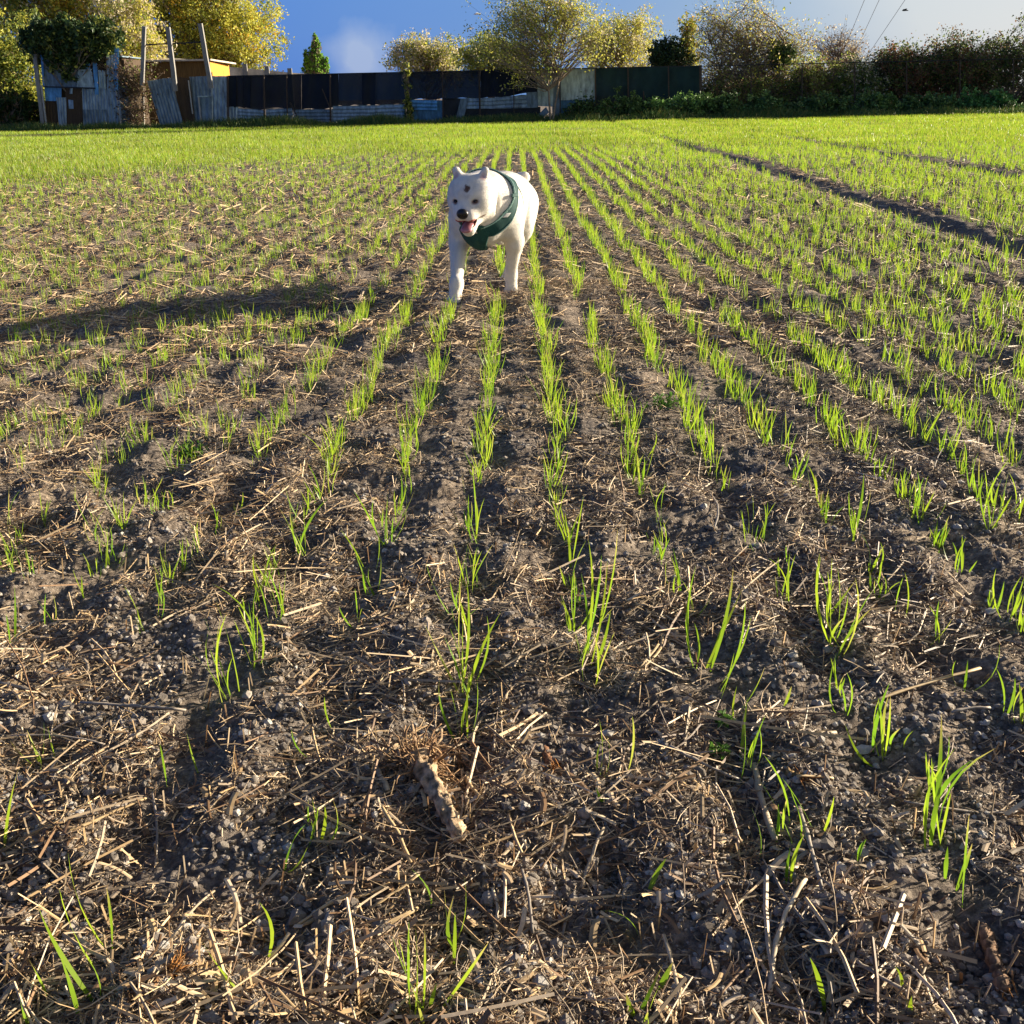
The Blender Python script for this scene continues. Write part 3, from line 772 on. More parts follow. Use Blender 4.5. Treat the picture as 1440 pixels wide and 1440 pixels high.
DO = np.array([-.142, 6.27, 0.0])                   # the dog stands here; nose towards the camera
DANG = math.radians(13)
DF = np.array([-math.sin(DANG), -math.cos(DANG), 0]); DS = np.array([math.cos(DANG), -math.sin(DANG), 0]); DU = np.array([0, 0, 1.0])
def d2w(P):
    P = np.asarray(P, float); z = P[..., 2:3]; z = z + .040 * np.clip((z - .05) / .20, 0, 1)      # longer legs
    return DO + P[..., 0:1] * DF + P[..., 1:2] * DS + z * DU
HSC = .91                                            # head size
def hs_(P): return HC + (P - HC) / HSC
def w2d(p): q = np.asarray(p, float) - DO; return np.array([q @ DF, q @ DS, q[2]])
# head frame
HC = np.array([.46, -.010, .513])
HYAW, HPIT = math.radians(-4), math.radians(22)       # turned a little to its right, nose down
hf = np.array([math.cos(HPIT) * math.cos(HYAW), math.cos(HPIT) * math.sin(HYAW), -math.sin(HPIT)])
hs = np.array([-math.sin(HYAW), math.cos(HYAW), 0]); hu = np.cross(hf, hs)
RH = np.stack([hf, hs, hu], -1)
def hp(a, b, c): return HC + hf * a + hs * b + hu * c
pawR = w2d(gnd(638, 424)); pawL = w2d(gnd(719, 409)); 
def body_sdf(P):
    d = ell(P, (.17, 0, .425), (.22, .172, .185))
    d = smin(d, ell(P, (-.04, 0, .43), (.22, .160, .160)), .06)
    d = smin(d, ell(P, (-.22, 0, .445), (.16, .155, .145)), .06)
    d = smin(d, ell(P, (.30, 0, .37), (.10, .11, .13)), .05)          # brisket
    d = smin(d, ell(P, (.20, .135, .40), (.10, .055, .13)), .05)      # shoulders
    d = smin(d, ell(P, (.20, -.135, .40), (.10, .055, .13)), .05)
    d = smin(d, cap(P, (.24, -.01, .50), (.40, -.02, .51), .118, .105), .05)  # neck
    d = smin(d, cap(P, (.26, .0, .42), (.40, -.015, .455), .095, .085), .05)
    # fore leg, dog's right (left in the picture), reaching forward
    R0 = (.22, -.135, .36); R1 = (.23, -.150, .25)
    wr = np.array([pawR[0] - .045, pawR[1] + .006, .095])
    d = smin(d, cap(P, R0, R1, .062, .048), .04)
    d = smin(d, cap(P, R1, wr, .049, .029), .025); d = smin(d, ell(P, wr, (.034, .033, .030)), .02)
    d = smin(d, cap(P, wr, (pawR[0] - .02, pawR[1] + .002, .045), .032, .034), .02)
    for k, o in enumerate((-.027, -.009, .009, .027)):
        d = smin(d, ell(P, (pawR[0] + .012 - abs(o) * .5, pawR[1] + o, .022), (.030, .0145, .020)), .010)
    # fore leg, dog's left
    L0 = (.20, .135, .36); L1 = (.16, .142, .25); wl = np.array([pawL[0] - .01, pawL[1] - .004, .095])
    d = smin(d, cap(P, L0, L1, .060, .046), .04)
    d = smin(d, cap(P, L1, wl, .046, .027), .025); d = smin(d, ell(P, wl, (.032, .031, .028)), .02)
    d = smin(d, cap(P, wl, (pawL[0] - .005, pawL[1], .045), .030, .032), .02)
    for k, o in enumerate((-.025, -.008, .008, .025)):
        d = smin(d, ell(P, (pawL[0] + .020 - abs(o) * .5, pawL[1] + o, .022), (.028, .0135, .019)), .010)
    # hind legs
    for sgn, hock, paw in ((1, (-.29, .045, .17), (-.23, -.005, .030)), (-1, (-.42, -.09, .29), (-.44, -.08, .205))):
        hip = (-.21, sgn * .105, .42); kn = (-.12, sgn * .115, .29)
        d = smin(d, ell(P, (-.19, sgn * .105, .37), (.125, .070, .135)), .04)
        d = smin(d, cap(P, hip, kn, .085, .062), .04)
        d = smin(d, cap(P, kn, hock, .056, .030), .03)
        d = smin(d, cap(P, hock, paw, .028, .027), .02)
        d = smin(d, ell(P, (paw[0] + .02, paw[1], paw[2] - .006), (.045, .033, .024)), .015)
    # tail: short, thick, curled up
    d = smin(d, cap(P, (-.31, .03, .50), (-.36, .06, .535), .042, .036), .025)
    d = smin(d, cap(P, (-.36, .06, .535), (-.33, .09, .548), .036, .031), .02)
    # head
    PB = P; P = hs_(P)
    h = ell(P, hp(-.005, 0, .012), (.108, .119, .098), RH)
    h = smin(h, ell(P, hp(.030, .066, -.030), (.072, .058, .072), RH), .035)
    h = smin(h, ell(P, hp(.030, -.066, -.030), (.072, .058, .072), RH), .035)
    h = smin(h, ell(P, hp(.062, .034, .040), (.035, .030, .024), RH), .02)      # brows
    h = smin(h, ell(P, hp(.062, -.034, .040), (.035, .030, .024), RH), .02)
    for sg in (1, -1): h = smin(h, ell(P, hp(-.010, sg * .068, .045), (.062, .048, .048), RH), .03)      # broad flat skull
    mz = ell(P, hp(.108, 0, -.036), (.070, .066, .050), RH)
    mz = smin(mz, ell(P, hp(.122, .036, -.052), (.052, .030, .034), RH), .02)     # flews
    mz = smin(mz, ell(P, hp(.122, -.036, -.052), (.052, .030, .034), RH), .02)
    h = smin(h, mz, .035)
    # eye sockets
    for sg in (1, -1):
        e_ = ell(P, hp(.105, sg * .058, .016), (.020, .017, .011), RH); h = np.maximum(h, -e_) if False else -smin(-h, e_, .010)
    # lower jaw dropped open
    jw = cap(P, hp(.025, .0, -.100), hp(.115, .0, -.144), .054, .040)
    jw = np.maximum(jw, -ell(P, hp(.105, 0, -.100), (.10, .042, .030), RH))
    h = smin(h, jw, .014)
    for sg in (1, -1): h = -smin(-h, cap(P, hp(.135, sg * .048, -.100), hp(.060, sg * .088, -.072), .010, .007), .006)
    # ears: small, pricked and folded back
    for sg in (1, -1):
        er = cap(P, hp(-.040, sg * .066, .076), hp(-.060, sg * .086, .120), .034, .020)
        er = -smin(-er, ell(P, hp(-.018, sg * .080, .106), (.022, .018, .026), RH), .008)
        h = smin(h, er, .018)
    P = PB; d = smin(d, h * HSC, .035)
    for sg in (1, -1):                                   # folds behind the shoulder, at the flank and the neck
        d = -smin(-d, cap(P, (.085, sg * .186, .50), (.10, sg * .178, .33), .010, .010), .022)
        d = -smin(-d, cap(P, (-.10, sg * .170, .46), (-.06, sg * .160, .31), .008, .010), .022)
        d = -smin(-d, cap(P, (.35, sg * .112, .53), (.37, sg * .095, .42), .006, .006), .015)
    return d + .0022 * np.sin(P[..., 0] * 46 + P[..., 2] * 21) * np.sin(P[..., 2] * 38 + P[..., 1] * 17) * np.sin(P[..., 1] * 33 + P[..., 0] * 12)
def grid(lo, hi, st):
    ax = [np.arange(l, h_ + st, st) for l, h_ in zip(lo, hi)]
    return np.stack(np.meshgrid(*ax, indexing='ij'), -1)
def build_dog():
    z0 = float(H(DO[0], DO[1]))
    dog = empty('dog', DO, 'white stocky dog in a green harness walking towards the camera with its mouth open', 'dog')
    st = .0052
    lo, hi = np.array([-.52, -.26, -.01]), np.array([.70, .26, .70]); G = grid(lo, hi, st)
    D = body_sdf(G)
    V, Fq = surface_nets(D, lo, st)
    # relax a little
    for _ in range(2):
        acc = np.zeros_like(V); cnt = np.zeros(len(V))
        for a, b in ((0, 1), (1, 2), (2, 3), (3, 0)):
            np.add.at(acc, Fq[:, a], V[Fq[:, b]]); np.add.at(cnt, Fq[:, a], 1)
            np.add.at(acc, Fq[:, b], V[Fq[:, a]]); np.add.at(cnt, Fq[:, b], 1)
        V = V * .5 + .5 * acc / cnt[:, None]
    # coat colours: white with pink skin, a brown spot and grey ticking
    coat = np.array([.74, .70, .63]); C = np.tile(coat, (len(V), 1))
    C *= (1 + .07 * noise2(V[:, 0] / .03 + V[:, 2] / .02, V[:, 1] / .02, 80) + .08 * noise2(V[:, 0] / .11 + V[:, 2] / .07, V[:, 1] / .08 + V[:, 2] / .1, 81))[:, None]
    HV = (V - HC) @ RH / HSC
    def blend(m, col): 
        nonlocal C
        m = np.clip(m, 0, 1)[:, None]; C = C * (1 - m) + np.array(col) * m
    def spot(c, r): return 1 - np.linalg.norm((HV - np.array(c)) / np.array(r), axis=1)
    isH = HV[:, 0] > -.06
    blend(4 * (spot((.085, .012, .080), (.05, .019, .020)) + .35 * noise2(HV[:, 1] / .012, HV[:, 2] / .012, 83)) * isH * (spot((.085, .012, .080), (.07, .034, .034)) > 0), (.11, .06, .045))
    blend(.35 * noise2(HV[:, 1] / .02, HV[:, 2] / .03, 84) * (HV[:, 0] > .02) * (HV[:, 2] > -.02), (.40, .38, .38))
    blend(2.0 * spot((.09, -.015, .05), (.05, .05, .03)) * .22, (.42, .40, .42))
    for sg in (1, -1):
        blend(2.5 * spot((.105, sg * .058, .014), (.034, .025, .015)), (.30, .19, .16))
        blend(1.6 * spot((-.018, sg * .080, .106), (.030, .024, .032)), (.62, .40, .38))
    blend(.7 * spot((.155, 0, -.015), (.05, .026, .03)), (.42, .36, .35))
    blend(.5 * (spot((.14, 0, -.04), (.08, .07, .05)) + .1), (.74, .56, .50))
    # mouth inside and lips
    inner = (np.abs(HV[:, 1]) < .040) & (HV[:, 2] < -.066) & (HV[:, 2] > -.125) & (HV[:, 0] > .02)
    C[inner] = (.30, .050, .050)
    for sg in (1, -1):
        dl = cap(hs_(V), hp(.135, sg * .048, -.100), hp(.060, sg * .088, -.072), .0125, .010); C[dl < 0] = (.45, .07, .06)
    lip = (HV[:, 2] < -.060) & (HV[:, 2] > -.090) & (HV[:, 0] > .03) & (np.abs(HV[:, 1]) > .034) & (np.abs(HV[:, 1]) < .060)
    C[lip] = (.42, .09, .075)
    low = np.clip((.05 - V[:, 2]) / .05, 0, 1)
    blend(low * .65, (.24, .17, .12))
    W3 = d2w(V); W3[:, 2] += z0
    FUR = mat('white_coat', attr=True, rough=.75, spec=.2, bump=(150, .5, .006), sheen=.1, noise=None)
    obj('body', np_mesh('body', W3, [Fq], C, smooth=True), FUR, dog)
    # short coat: fine tapered hairs lying back along the body
    rg = np.random.default_rng(3); nh = 110000
    fi = rg.integers(0, len(Fq), nh); uv = rg.random((nh, 2, 1)); q = Fq[fi]
    p = (V[q[:, 0]] * (1 - uv[:, 0]) + V[q[:, 1]] * uv[:, 0]) * (1 - uv[:, 1]) + (V[q[:, 3]] * (1 - uv[:, 0]) + V[q[:, 2]] * uv[:, 0]) * uv[:, 1]
    nn = np.cross(V[q[:, 2]] - V[q[:, 0]], V[q[:, 3]] - V[q[:, 1]]); nn /= np.linalg.norm(nn, axis=1)[:, None] + 1e-12
    if (nn * (p - V.mean(0))).sum() < 0: nn = -nn
    hv = (p - HC) @ RH / HSC; ok = ~((hv[:, 0] > .03) & (hv[:, 2] < -.045) & (np.abs(hv[:, 1]) < .1)) & ~((hv[:, 0] > .14)) & ~((hv[:, 0] > .05) & (np.abs(np.abs(hv[:, 1]) - .058) < .02) & (np.abs(hv[:, 2] - .015) < .014))
    p, nn, q = p[ok], nn[ok], q[ok]; nh = len(p)
    fl = np.array([-1.0, 0, -.45]) + rg.normal(0, .25, (nh, 3)); fl = fl - nn * (fl * nn).sum(1)[:, None]; fl /= np.linalg.norm(fl, axis=1)[:, None] + 1e-9
    dr = fl + nn * rg.uniform(.2, .5, nh)[:, None]; dr /= np.linalg.norm(dr, axis=1)[:, None]
    sd_ = np.cross(dr, nn); Lh = rg.uniform(.004, .009, nh)[:, None]
    HVs = np.stack([p - nn * .001 - sd_ * .0008, p - nn * .001 + sd_ * .0008, p + dr * Lh], 1).reshape(-1, 3)
    hc = np.repeat(C[q[:, 0]] * rg.uniform(.84, 1.16, (nh, 1)), 3, 0)
    HW = d2w(HVs); HW[:, 2] += z0
    obj('fur', np_mesh('fur', HW, [np.arange(nh * 3).reshape(-1, 3)], hc), FUR, dog)
    def sdf_part(name, f, lo, hi, st, material, cols=None):
        lo = np.array(lo, float); G = grid(lo, np.array(hi, float), st); V, Fq = surface_nets(f(G), lo, st)
        W3 = d2w(V); W3[:, 2] += z0
        return obj(name, np_mesh(name, W3, [Fq], cols(V) if cols is not None else None, smooth=True), material, dog)
    BLK = mat('dog_nose', (.012, .010, .011), rough=.35, spec=.5)
    EYE = mat('dog_eye', (.025, .010, .006), rough=.12, spec=.6)
    TNG = mat('dog_tongue', (.46, .20, .22), rough=.4, spec=.4)
    def box_about(c, r): return c - r, c + r
    c = hp(.192, 0, -.026)
    def nosef(P):
        P = hs_(P)
        n = ell(P, hp(.170, 0, -.024), (.023, .034, .030), RH)
        for sg in (1, -1): n = -smin(-n, ell(P, hp(.191, sg * .014, -.028), (.010, .006, .005), RH), .003)
        return n
    sdf_part('nose', nosef, *box_about(c, .064), .0028, BLK)
    for sg in (1, -1):
        c = hp(.094, sg * .058, .015); sdf_part('eye', lambda P: ell(hs_(P), c, (.014, .0130, .0082), RH), *box_about(c, .022), .0022, EYE)
    def tg(P):
        P = hs_(P)
        t = ell(P, hp(.108, 0, -.120), (.062, .032, .012), RH)
        t = smin(t, ell(P, hp(.156, 0, -.130), (.022, .031, .013), RH), .012)
        return t
    c = hp(.115, 0, -.128); sdf_part('tongue', tg, *box_about(c, .09), .0032, TNG)
    # harness: shells lying 2..9 mm over the coat along its straps
    GRN = mat('harness_webbing', (.010, .07, .066), rough=.75, noise=160, stops=[(.3, (.005, .040, .038)), (.7, (.012, .078, .070))], bump=(420, .4, .002))
    def poly(P, pts, wid):
        d = np.full(P.shape[:-1], 9.)
        for a, b in zip(pts[:-1], pts[1:]): d = np.minimum(d, cap(P, a, b, wid, wid))
        return d
    def shell(region, t0, t1):
        def f(P):
            b = body_sdf(P); return np.maximum(np.maximum(t0 - b, b - t1), region(P))
        return f
    yn = np.array([.28, 0, .21]) / .35; yc = np.array([.300, 0, .46])
    def yoke(P):
        q = (P - yc) @ yn - .38 * np.maximum(0, -P[..., 1]); w = .013 + .016 * np.clip((.50 - P[..., 2]) / .14, 0, 1)
        return np.maximum.reduce([np.abs(q + .012 * np.sin(P[..., 1] * 12)) - w, .30 - P[..., 2], P[..., 0] - .42])
    sdf_part('neck_strap', shell(yoke, .001, .0095), (.10, -.24, .28), (.46, .24, .68), .0042, GRN)
    def pipe(P):
        q = (P - yc) @ yn - .38 * np.maximum(0, -P[..., 1]); w = .013 + .016 * np.clip((.50 - P[..., 2]) / .14, 0, 1)
        return np.maximum.reduce([np.abs(np.abs(q + .012 * np.sin(P[..., 1] * 12)) - w) - .0022, .30 - P[..., 2], P[..., 0] - .42])
    sdf_part('strap_piping', shell(pipe, .006, .0115), (.10, -.24, .28), (.46, .24, .68), .0030, mat('harness_piping', (.20, .34, .30), rough=.6))
    def girth(P): return np.maximum.reduce([np.abs(P[..., 0] - .07 + .25 * (P[..., 2] - .4)) - .006, .0 * P[..., 0] - 1])
    sdf_part('girth_strap', shell(girth, .001, .006), (-.02, -.24, .20), (.14, .24, .66), .0042, GRN)
    def plate(P):
        return np.maximum.reduce([ell(P, (.34, -.02, .300), (.14, .095, .095)), np.abs(P[..., 1] + .02) - (.050 + (P[..., 2] - .24) * .45)])
    sdf_part('chest_plate', shell(plate, .001, .0105), (.18, -.12, .18), (.48, .12, .42), .0042, GRN)
    PALE = mat('reflective_patch', (.55, .56, .54), rough=.5)
    def onstrap(z, dz, sg, w_=.020):
        def f(P):
            q = (P - yc) @ yn; return np.maximum.reduce([np.abs(q) - w_, np.abs(P[..., 2] - z) - dz, -sg * P[..., 1]])
        return f
    sdf_part('badge', shell(lambda P: np.maximum.reduce([np.abs(P[..., 1] + .01) - .014, np.abs(P[..., 2] - .325) - .006]), .0095, .0125), (.30, -.04, .30), (.48, .03, .36), .0022, PALE)
    sdf_part('badge', shell(onstrap(.405, .011, 1, .009), .0085, .0115), (.20, .02, .37), (.45, .24, .44), .0025, PALE)
    sdf_part('buckle', shell(onstrap(.500, .009, 1), .0085, .0125), (.18, .02, .47), (.42, .24, .53), .0025, GRN)
build_dog()

# ------------------------------------------------------------------ the far boundary
YF = 48.0
def sheet(quad, Y, corr=None, pitch=.076, amp=.010, thick=.006, name='sheet', leany=0.0, nxx=None):
    """corrugated or flat sheet through 4 pixel corners TL,TR,BR,BL standing at depth Y"""
    q = [at(x, y, Y) for x, y in quad]
    wd = np.linalg.norm(q[1] - q[0]); ht = np.linalg.norm(q[3] - q[0])
    nu = max(2, int(wd / (pitch / 6))) if corr == 'v' else 6
    nv = max(2, int(ht / (pitch / 6))) if corr == 'h' else 6
    u = np.linspace(0, 1, nu + 1)[None, :, None]; v = np.linspace(0, 1, nv + 1)[:, None, None]
    P = (q[0] * (1 - u) + q[1] * u) * (1 - v) + (q[3] * (1 - u) + q[2] * u) * v
    rg = np.random.default_rng(int(quad[0][0] * 7 + quad[0][1]))
    off = np.zeros(P.shape[:2])
    if corr == 'v': off = amp * np.sin(u[..., 0] * wd / pitch * 2 * np.pi) + 0 * v[..., 0]
    if corr == 'h': off = amp * np.sin(v[..., 0] * ht / pitch * 2 * np.pi) + 0 * u[..., 0]
    off = off + rg.normal(0, .008) * u[..., 0] * 2 + .012 * np.sin(v[..., 0] * 3 + rg.uniform(0, 6)) 
    P = P.copy(); P[..., 1] += off + leany * (P[..., 2] - P[..., 2].min())
    if corr is not None: P[0, :, 2] += rg.normal(0, .006, P.shape[1])
    B = P.copy(); B[..., 1] += thick
    n0, n1 = P.shape[:2]; V = np.concatenate([P.reshape(-1, 3), B.reshape(-1, 3)])
    i = np.arange((n0 - 1) * (n1 - 1)); a = (i // (n1 - 1)) * n1 + i % (n1 - 1); N = n0 * n1
    Fs = [np.stack([a, a + n1, a + n1 + 1, a + 1], -1), np.stack([a, a + 1, a + n1 + 1, a + n1], -1) + N]
    def strip(ids, fl):
        ids = np.asarray(ids); s = np.stack([ids[:-1], ids[1:], ids[1:] + N, ids[:-1] + N], -1); return s if fl else s[:, ::-1]
    Fs += [strip(np.arange(n1), True), strip((n0 - 1) * n1 + np.arange(n1), False), strip(np.arange(n0) * n1, False), strip(np.arange(n0) * n1 + n1 - 1, True)]
    return np_mesh(name, V, Fs)
def bar(x0, y0, x1, y1, w, Y0, Y1=None, d=.08, name='post'):
    """a squared timber between two pixels, w px wide, d metres deep"""
    a = at(x0, y0, Y0); b = at(x1, y1, Y1 or Y0); wm = w / F * Y0 / 1.0
    t = (b - a); L_ = np.linalg.norm(t); t = t / L_
    s = np.cross(t, [0, 1, 0]); s /= np.linalg.norm(s); dd = np.cross(s, t)
    mb = MB(); rg = np.random.default_rng(int(x0 * 3 + y0)); n = 7
    V = []
    for i in range(n):
        c = a + t * L_ * i / (n - 1) + s * rg.normal(0, wm * .05)
        for (p, q) in ((-1, -1), (1, -1), (1, 1), (-1, 1)): V.append(c + s * p * wm / 2 + dd * q * d / 2)
    Fs = [(i * 4 + j, i * 4 + (j + 1) % 4, (i + 1) * 4 + (j + 1) % 4, (i + 1) * 4 + j) for i in range(n - 1) for j in range(4)] + [(3, 2, 1, 0), tuple((n - 1) * 4 + j for j in range(4))]
    mb.add(V, Fs); return mb.mesh(name)

def metal(name, c, r=.55): return mat(name, c, rough=r, metal=.25, noise=3.5, scale3=(2.2, 2.2, .7), stops=[(.24, (.10, .065, .045)), (.36, tuple(v * .6 for v in c)), (.52, c), (.70, tuple(min(1, v * 1.5) for v in c))], bump=(9, .3, .02))
GALV = metal('weathered_zinc', (.25, .33, .40)); GALD = metal('dark_zinc', (.15, .205, .25)); BLUE = metal('blue_sheet', (.10, .28, .52)); BLUD = metal('dull_blue_sheet', (.06, .15, .24))
PALEP = metal('pale_panel', (.32, .40, .41)); RUST = mat('dark_boards', (.070, .046, .028), rough=.9, noise=6, scale3=(6, 6, .6), bump=(20, .5, .01))
WOODG = mat('grey_wood', (.26, .25, .23), rough=.9, noise=9, scale3=(5, 5, .5), bump=(30, .4, .01)); WOODP = mat('pale_wood', (.42, .40, .36), rough=.85, noise=9, scale3=(5, 5, .5))
BLKB = mat('black_sheeting', (.018, .022, .028), rough=.7, noise=3)
def part(name, me, m, parent): return obj(name, me, m, parent)

def fbase(px): p = at(px, 160, YF); return (p[0], YF, 0.0)

def build_shack():
    c = at(115, 185, YF); s = empty('patchwork_shack', (c[0], YF, 0), 'leaning shack patched from grey and blue metal sheets under ivy at the left', 'shack')
    Y = YF
    P = [((60, 75), (116, 76), (116, 123), (62, 121), GALD, None, .0), ((62, 121), (86, 123), (86, 142), (64, 142), BLUE, None, -.03), ((63, 142), (82, 142), (84, 188), (66, 188), RUST, 'v', .02),
         ((79, 137), (93, 137), (94, 189), (84, 189), GALV, 'v', -.05), ((92, 123), (116, 124), (119, 189), (93, 189), RUST, None, 0.0), ((96, 140), (103, 141), (104, 153), (97, 153), GALV, None, -.04),
         ((98, 124), (102, 124), (102, 132), (98, 132), PALEP, None, -.04), ((110, 97), (129, 97), (133, 123), (108, 123), PALEP, None, -.07), ((115, 123), (151, 122), (153, 188), (118, 188), GALV, 'v', -.03),
         ((117, 154), (150, 154), (152, 188), (119, 188), GALD, 'v', -.08), ((130, 88), (136, 88), (139, 133), (134, 133), BLUE, None, -.11), ((138, 98), (148, 99), (149, 125), (140, 124), PALEP, 'v', -.09), ((150, 79), (161, 76), (160, 124), (150, 124), GALV, 'v', -.10),
         ((161, 66), (167, 68), (166, 128), (161, 126), BLUE, None, -.13), ((151, 124), (168, 124), (173, 188), (153, 188), GALV, 'v', -.06), ((166, 112), (179, 116), (185, 188), (171, 188), GALD, 'v', 0.01), ((57, 74), (61, 74), (62, 120), (60, 120), BLUE, None, -.10),
         ((120, 90), (127, 89), (127, 98), (121, 98), BLUE, None, .02)]
    for a, b, c_, d, m, co, dy in P: part('wall_sheet', sheet((a, b, c_, d), Y + dy, co, name='wall_sheet', pitch=.12, amp=.014), m, s)
    part('post', bar(49, 76, 62, 188, 5, Y - .15, d=.12), WOODG, s); part('post', bar(58, 120, 67, 188, 2, Y - .2, d=.05), WOODP, s)
    part('post', bar(163, 128, 172, 186, 1.2, Y - .22, d=.03), WOODP, s)
    part('rail', bar(61, 122, 134, 124, 1.6, Y - .16, d=.04, name='rail'), BLKB, s)
    # body of the shack behind the cladding
    a = at(62, 90, Y); b = at(176, 118, Y)
    mb = MB(); mb.box(((a[0] + b[0]) / 2, Y + 1.4, 1.35), (b[0] - a[0], 2.4, 2.7)); part('back_wall', mb.mesh('back_wall'), RUST, s)
    mb = MB(); mb.box(((a[0] + b[0]) / 2 - .1, Y + 1.4, 2.78), (b[0] - a[0] + .2, 2.7, .05)); part('roof', mb.mesh('roof'), GALD, s)
build_shack()

def build_leftbits():
    Y = YF
    s = tag(obj('corrugated_sheet', sheet(((205, 114), (238, 109), (261, 186), (229, 188)), Y - .25, 'v', pitch=.13, amp=.016, leany=.08), GALD), 'corrugated metal sheet leaning askew beside the dry brambles', 'metal sheet')
    e = empty('board_screen', fbase(262), 'brown vertical boards between the leaning corrugated sheet and the blue grey sheets', 'board screen')
    part('board', sheet(((244, 108), (258, 109), (268, 186), (256, 186)), Y - .02, 'v', pitch=.3, amp=.01), RUST, e); part('board', sheet(((258, 109), (267, 110), (277, 186), (268, 186)), Y + .02, 'v', pitch=.3, amp=.01), RUST, e)
    part('batten', bar(265, 113, 271, 160, 1.5, Y - .1, d=.04), WOODP, e)
    e = empty('sheet_fence', fbase(293), 'blue grey corrugated sheet fence panel with a low gate under the tall poles', 'fence')
    part('sheet', sheet(((266, 108), (298, 107), (299, 186), (274, 186)), Y + .04, 'v', pitch=.15, amp=.014), GALD, e)
    part('sheet', sheet(((298, 107), (320, 107), (319, 186), (299, 186)), Y, 'v', pitch=.15, amp=.014), GALV, e)
    part('sheet', sheet(((320, 150), (335, 150), (335, 186), (320, 186)), Y - .04, 'v', pitch=.12, amp=.012), GALV, e)
    part('gate', sheet(((278, 136), (298, 135), (298, 184), (280, 184)), Y - .05, 'v', pitch=.25, amp=.01), GALD, e)
    part('gate_rail', bar(277, 136, 299, 135, 1.4, Y - .12, d=.04), PALEP, e); part('gate_post', bar(279, 136, 284, 184, 1.6, Y - .11, d=.05), WOODP, e)
    e = empty('pole_frame', fbase(245), 'three tall weathered timber poles joined by a thin crossbar', 'pole frame')
    part('pole', bar(203, 37, 200, 120, 4.6, Y - .5, Y - .3, d=.13, name='pole'), WOODG, e); part('pole', bar(236, 38, 247, 128, 5.4, Y - .5, Y - .4, d=.15, name='pole'), WOODG, e)
    part('pole', bar(281, 33, 297, 124, 5.4, Y - .5, Y - .3, d=.15, name='pole'), WOODG, e)
    part('crossbar', bar(205, 63, 284, 59, 1.5, Y - .35, d=.04, name='crossbar'), BLKB, e)
    # posts' feet continue to the ground behind the sheets
    for x in (200, 248, 298): part('pole_foot', bar(x, 118, x + 1, 186, 4, Y + .25, d=.1, name='pole_foot'), WOODG, e)
    # ochre shed
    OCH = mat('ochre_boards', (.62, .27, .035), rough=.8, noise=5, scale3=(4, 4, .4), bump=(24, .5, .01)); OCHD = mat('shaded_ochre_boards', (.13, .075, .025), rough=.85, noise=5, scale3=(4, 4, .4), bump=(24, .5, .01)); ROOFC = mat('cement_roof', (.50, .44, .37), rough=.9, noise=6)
    Y2 = 54
    a = at(186, 88, Y2); b = at(294, 88, Y2); w = b[0] - a[0]; zt = a[2]
    e = empty('ochre_shed', ((a[0] + b[0]) / 2, Y2 + 1, 0), 'ochre wooden shed with a pale sloping roof behind the tall poles', 'shed')
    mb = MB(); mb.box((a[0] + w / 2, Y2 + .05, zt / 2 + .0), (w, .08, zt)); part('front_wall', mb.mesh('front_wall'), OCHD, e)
    # right side wall turned to the sun
    c = at(322, 92, Y2 + 3.0)
    p0 = np.array([b[0] + .02, Y2 + .06]); p1 = np.array([c[0], c[1]])
    d = p1 - p0; nn = np.array([d[1], -d[0]]); nn = nn / np.linalg.norm(nn) * .08
    q = [p0, p1, p1 - nn, p0 - nn]; V = [(*p, 0) for p in q] + [(q[0][0], q[0][1], zt - .02), (q[1][0], q[1][1], c[2]), (q[2][0], q[2][1], c[2]), (q[3][0], q[3][1], zt - .02)]
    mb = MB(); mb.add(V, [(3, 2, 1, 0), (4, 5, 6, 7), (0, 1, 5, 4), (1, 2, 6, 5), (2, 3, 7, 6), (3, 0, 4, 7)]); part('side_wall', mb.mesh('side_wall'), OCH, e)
    V = [(a[0] - .2, Y2 - .25, zt + .02), (b[0] + .15, Y2 - .25, zt + .02), (p1[0] + .35, p1[1], c[2] + .04), (a[0] - .2, p1[1], zt + .30)]
    V = V + [(x, y, z + .07) for x, y, z in V]
    mb = MB(); mb.add(V, [(3, 2, 1, 0), (4, 5, 6, 7), (0, 1, 5, 4), (1, 2, 6, 5), (2, 3, 7, 6), (3, 0, 4, 7)]); part('roof', mb.mesh('roof'), ROOFC, e)
    # long pale wall running away to the right
    e = empty('concrete_wall', fbase(370), 'pale concrete panel wall with square posts showing above the dark netting', 'wall')
    top = [(322, 94), (345, 96), (376, 99), (408, 102), (434, 104)]; ds = [54.5, 54.8, 55.2, 55.6, 56.0]
    CON = mat('pale_concrete', (.55, .47, .38), rough=.9, noise=3, bump=(12, .4, .02))
    for i in range(4):
        a = at(*top[i], ds[i]); b = at(*top[i + 1], ds[i + 1])
        V = [(a[0], a[1], 0), (b[0], b[1], 0), (b[0], b[1], b[2]), (a[0], a[1], a[2])]; V = V + [(x, y + .1, z) for x, y, z in V]
        mb = MB(); mb.add(V, [(0, 1, 2, 3), (7, 6, 5, 4), (0, 4, 5, 1), (2, 6, 7, 3), (1, 5, 6, 2), (0, 3, 7, 4)]); part('wall_panel', mb.mesh('wall_panel'), CON, e)
    for (x, y), dd in zip(top[1:4], ds[1:4]):
        a = at(x, y, dd); z = at(x, y - 6, dd)[2]; mb = MB(); mb.box((a[0], dd - .06, z / 2), (.20, .1, z)); part('wall_post', mb.mesh('wall_post'), WOODG, e)
build_leftbits()

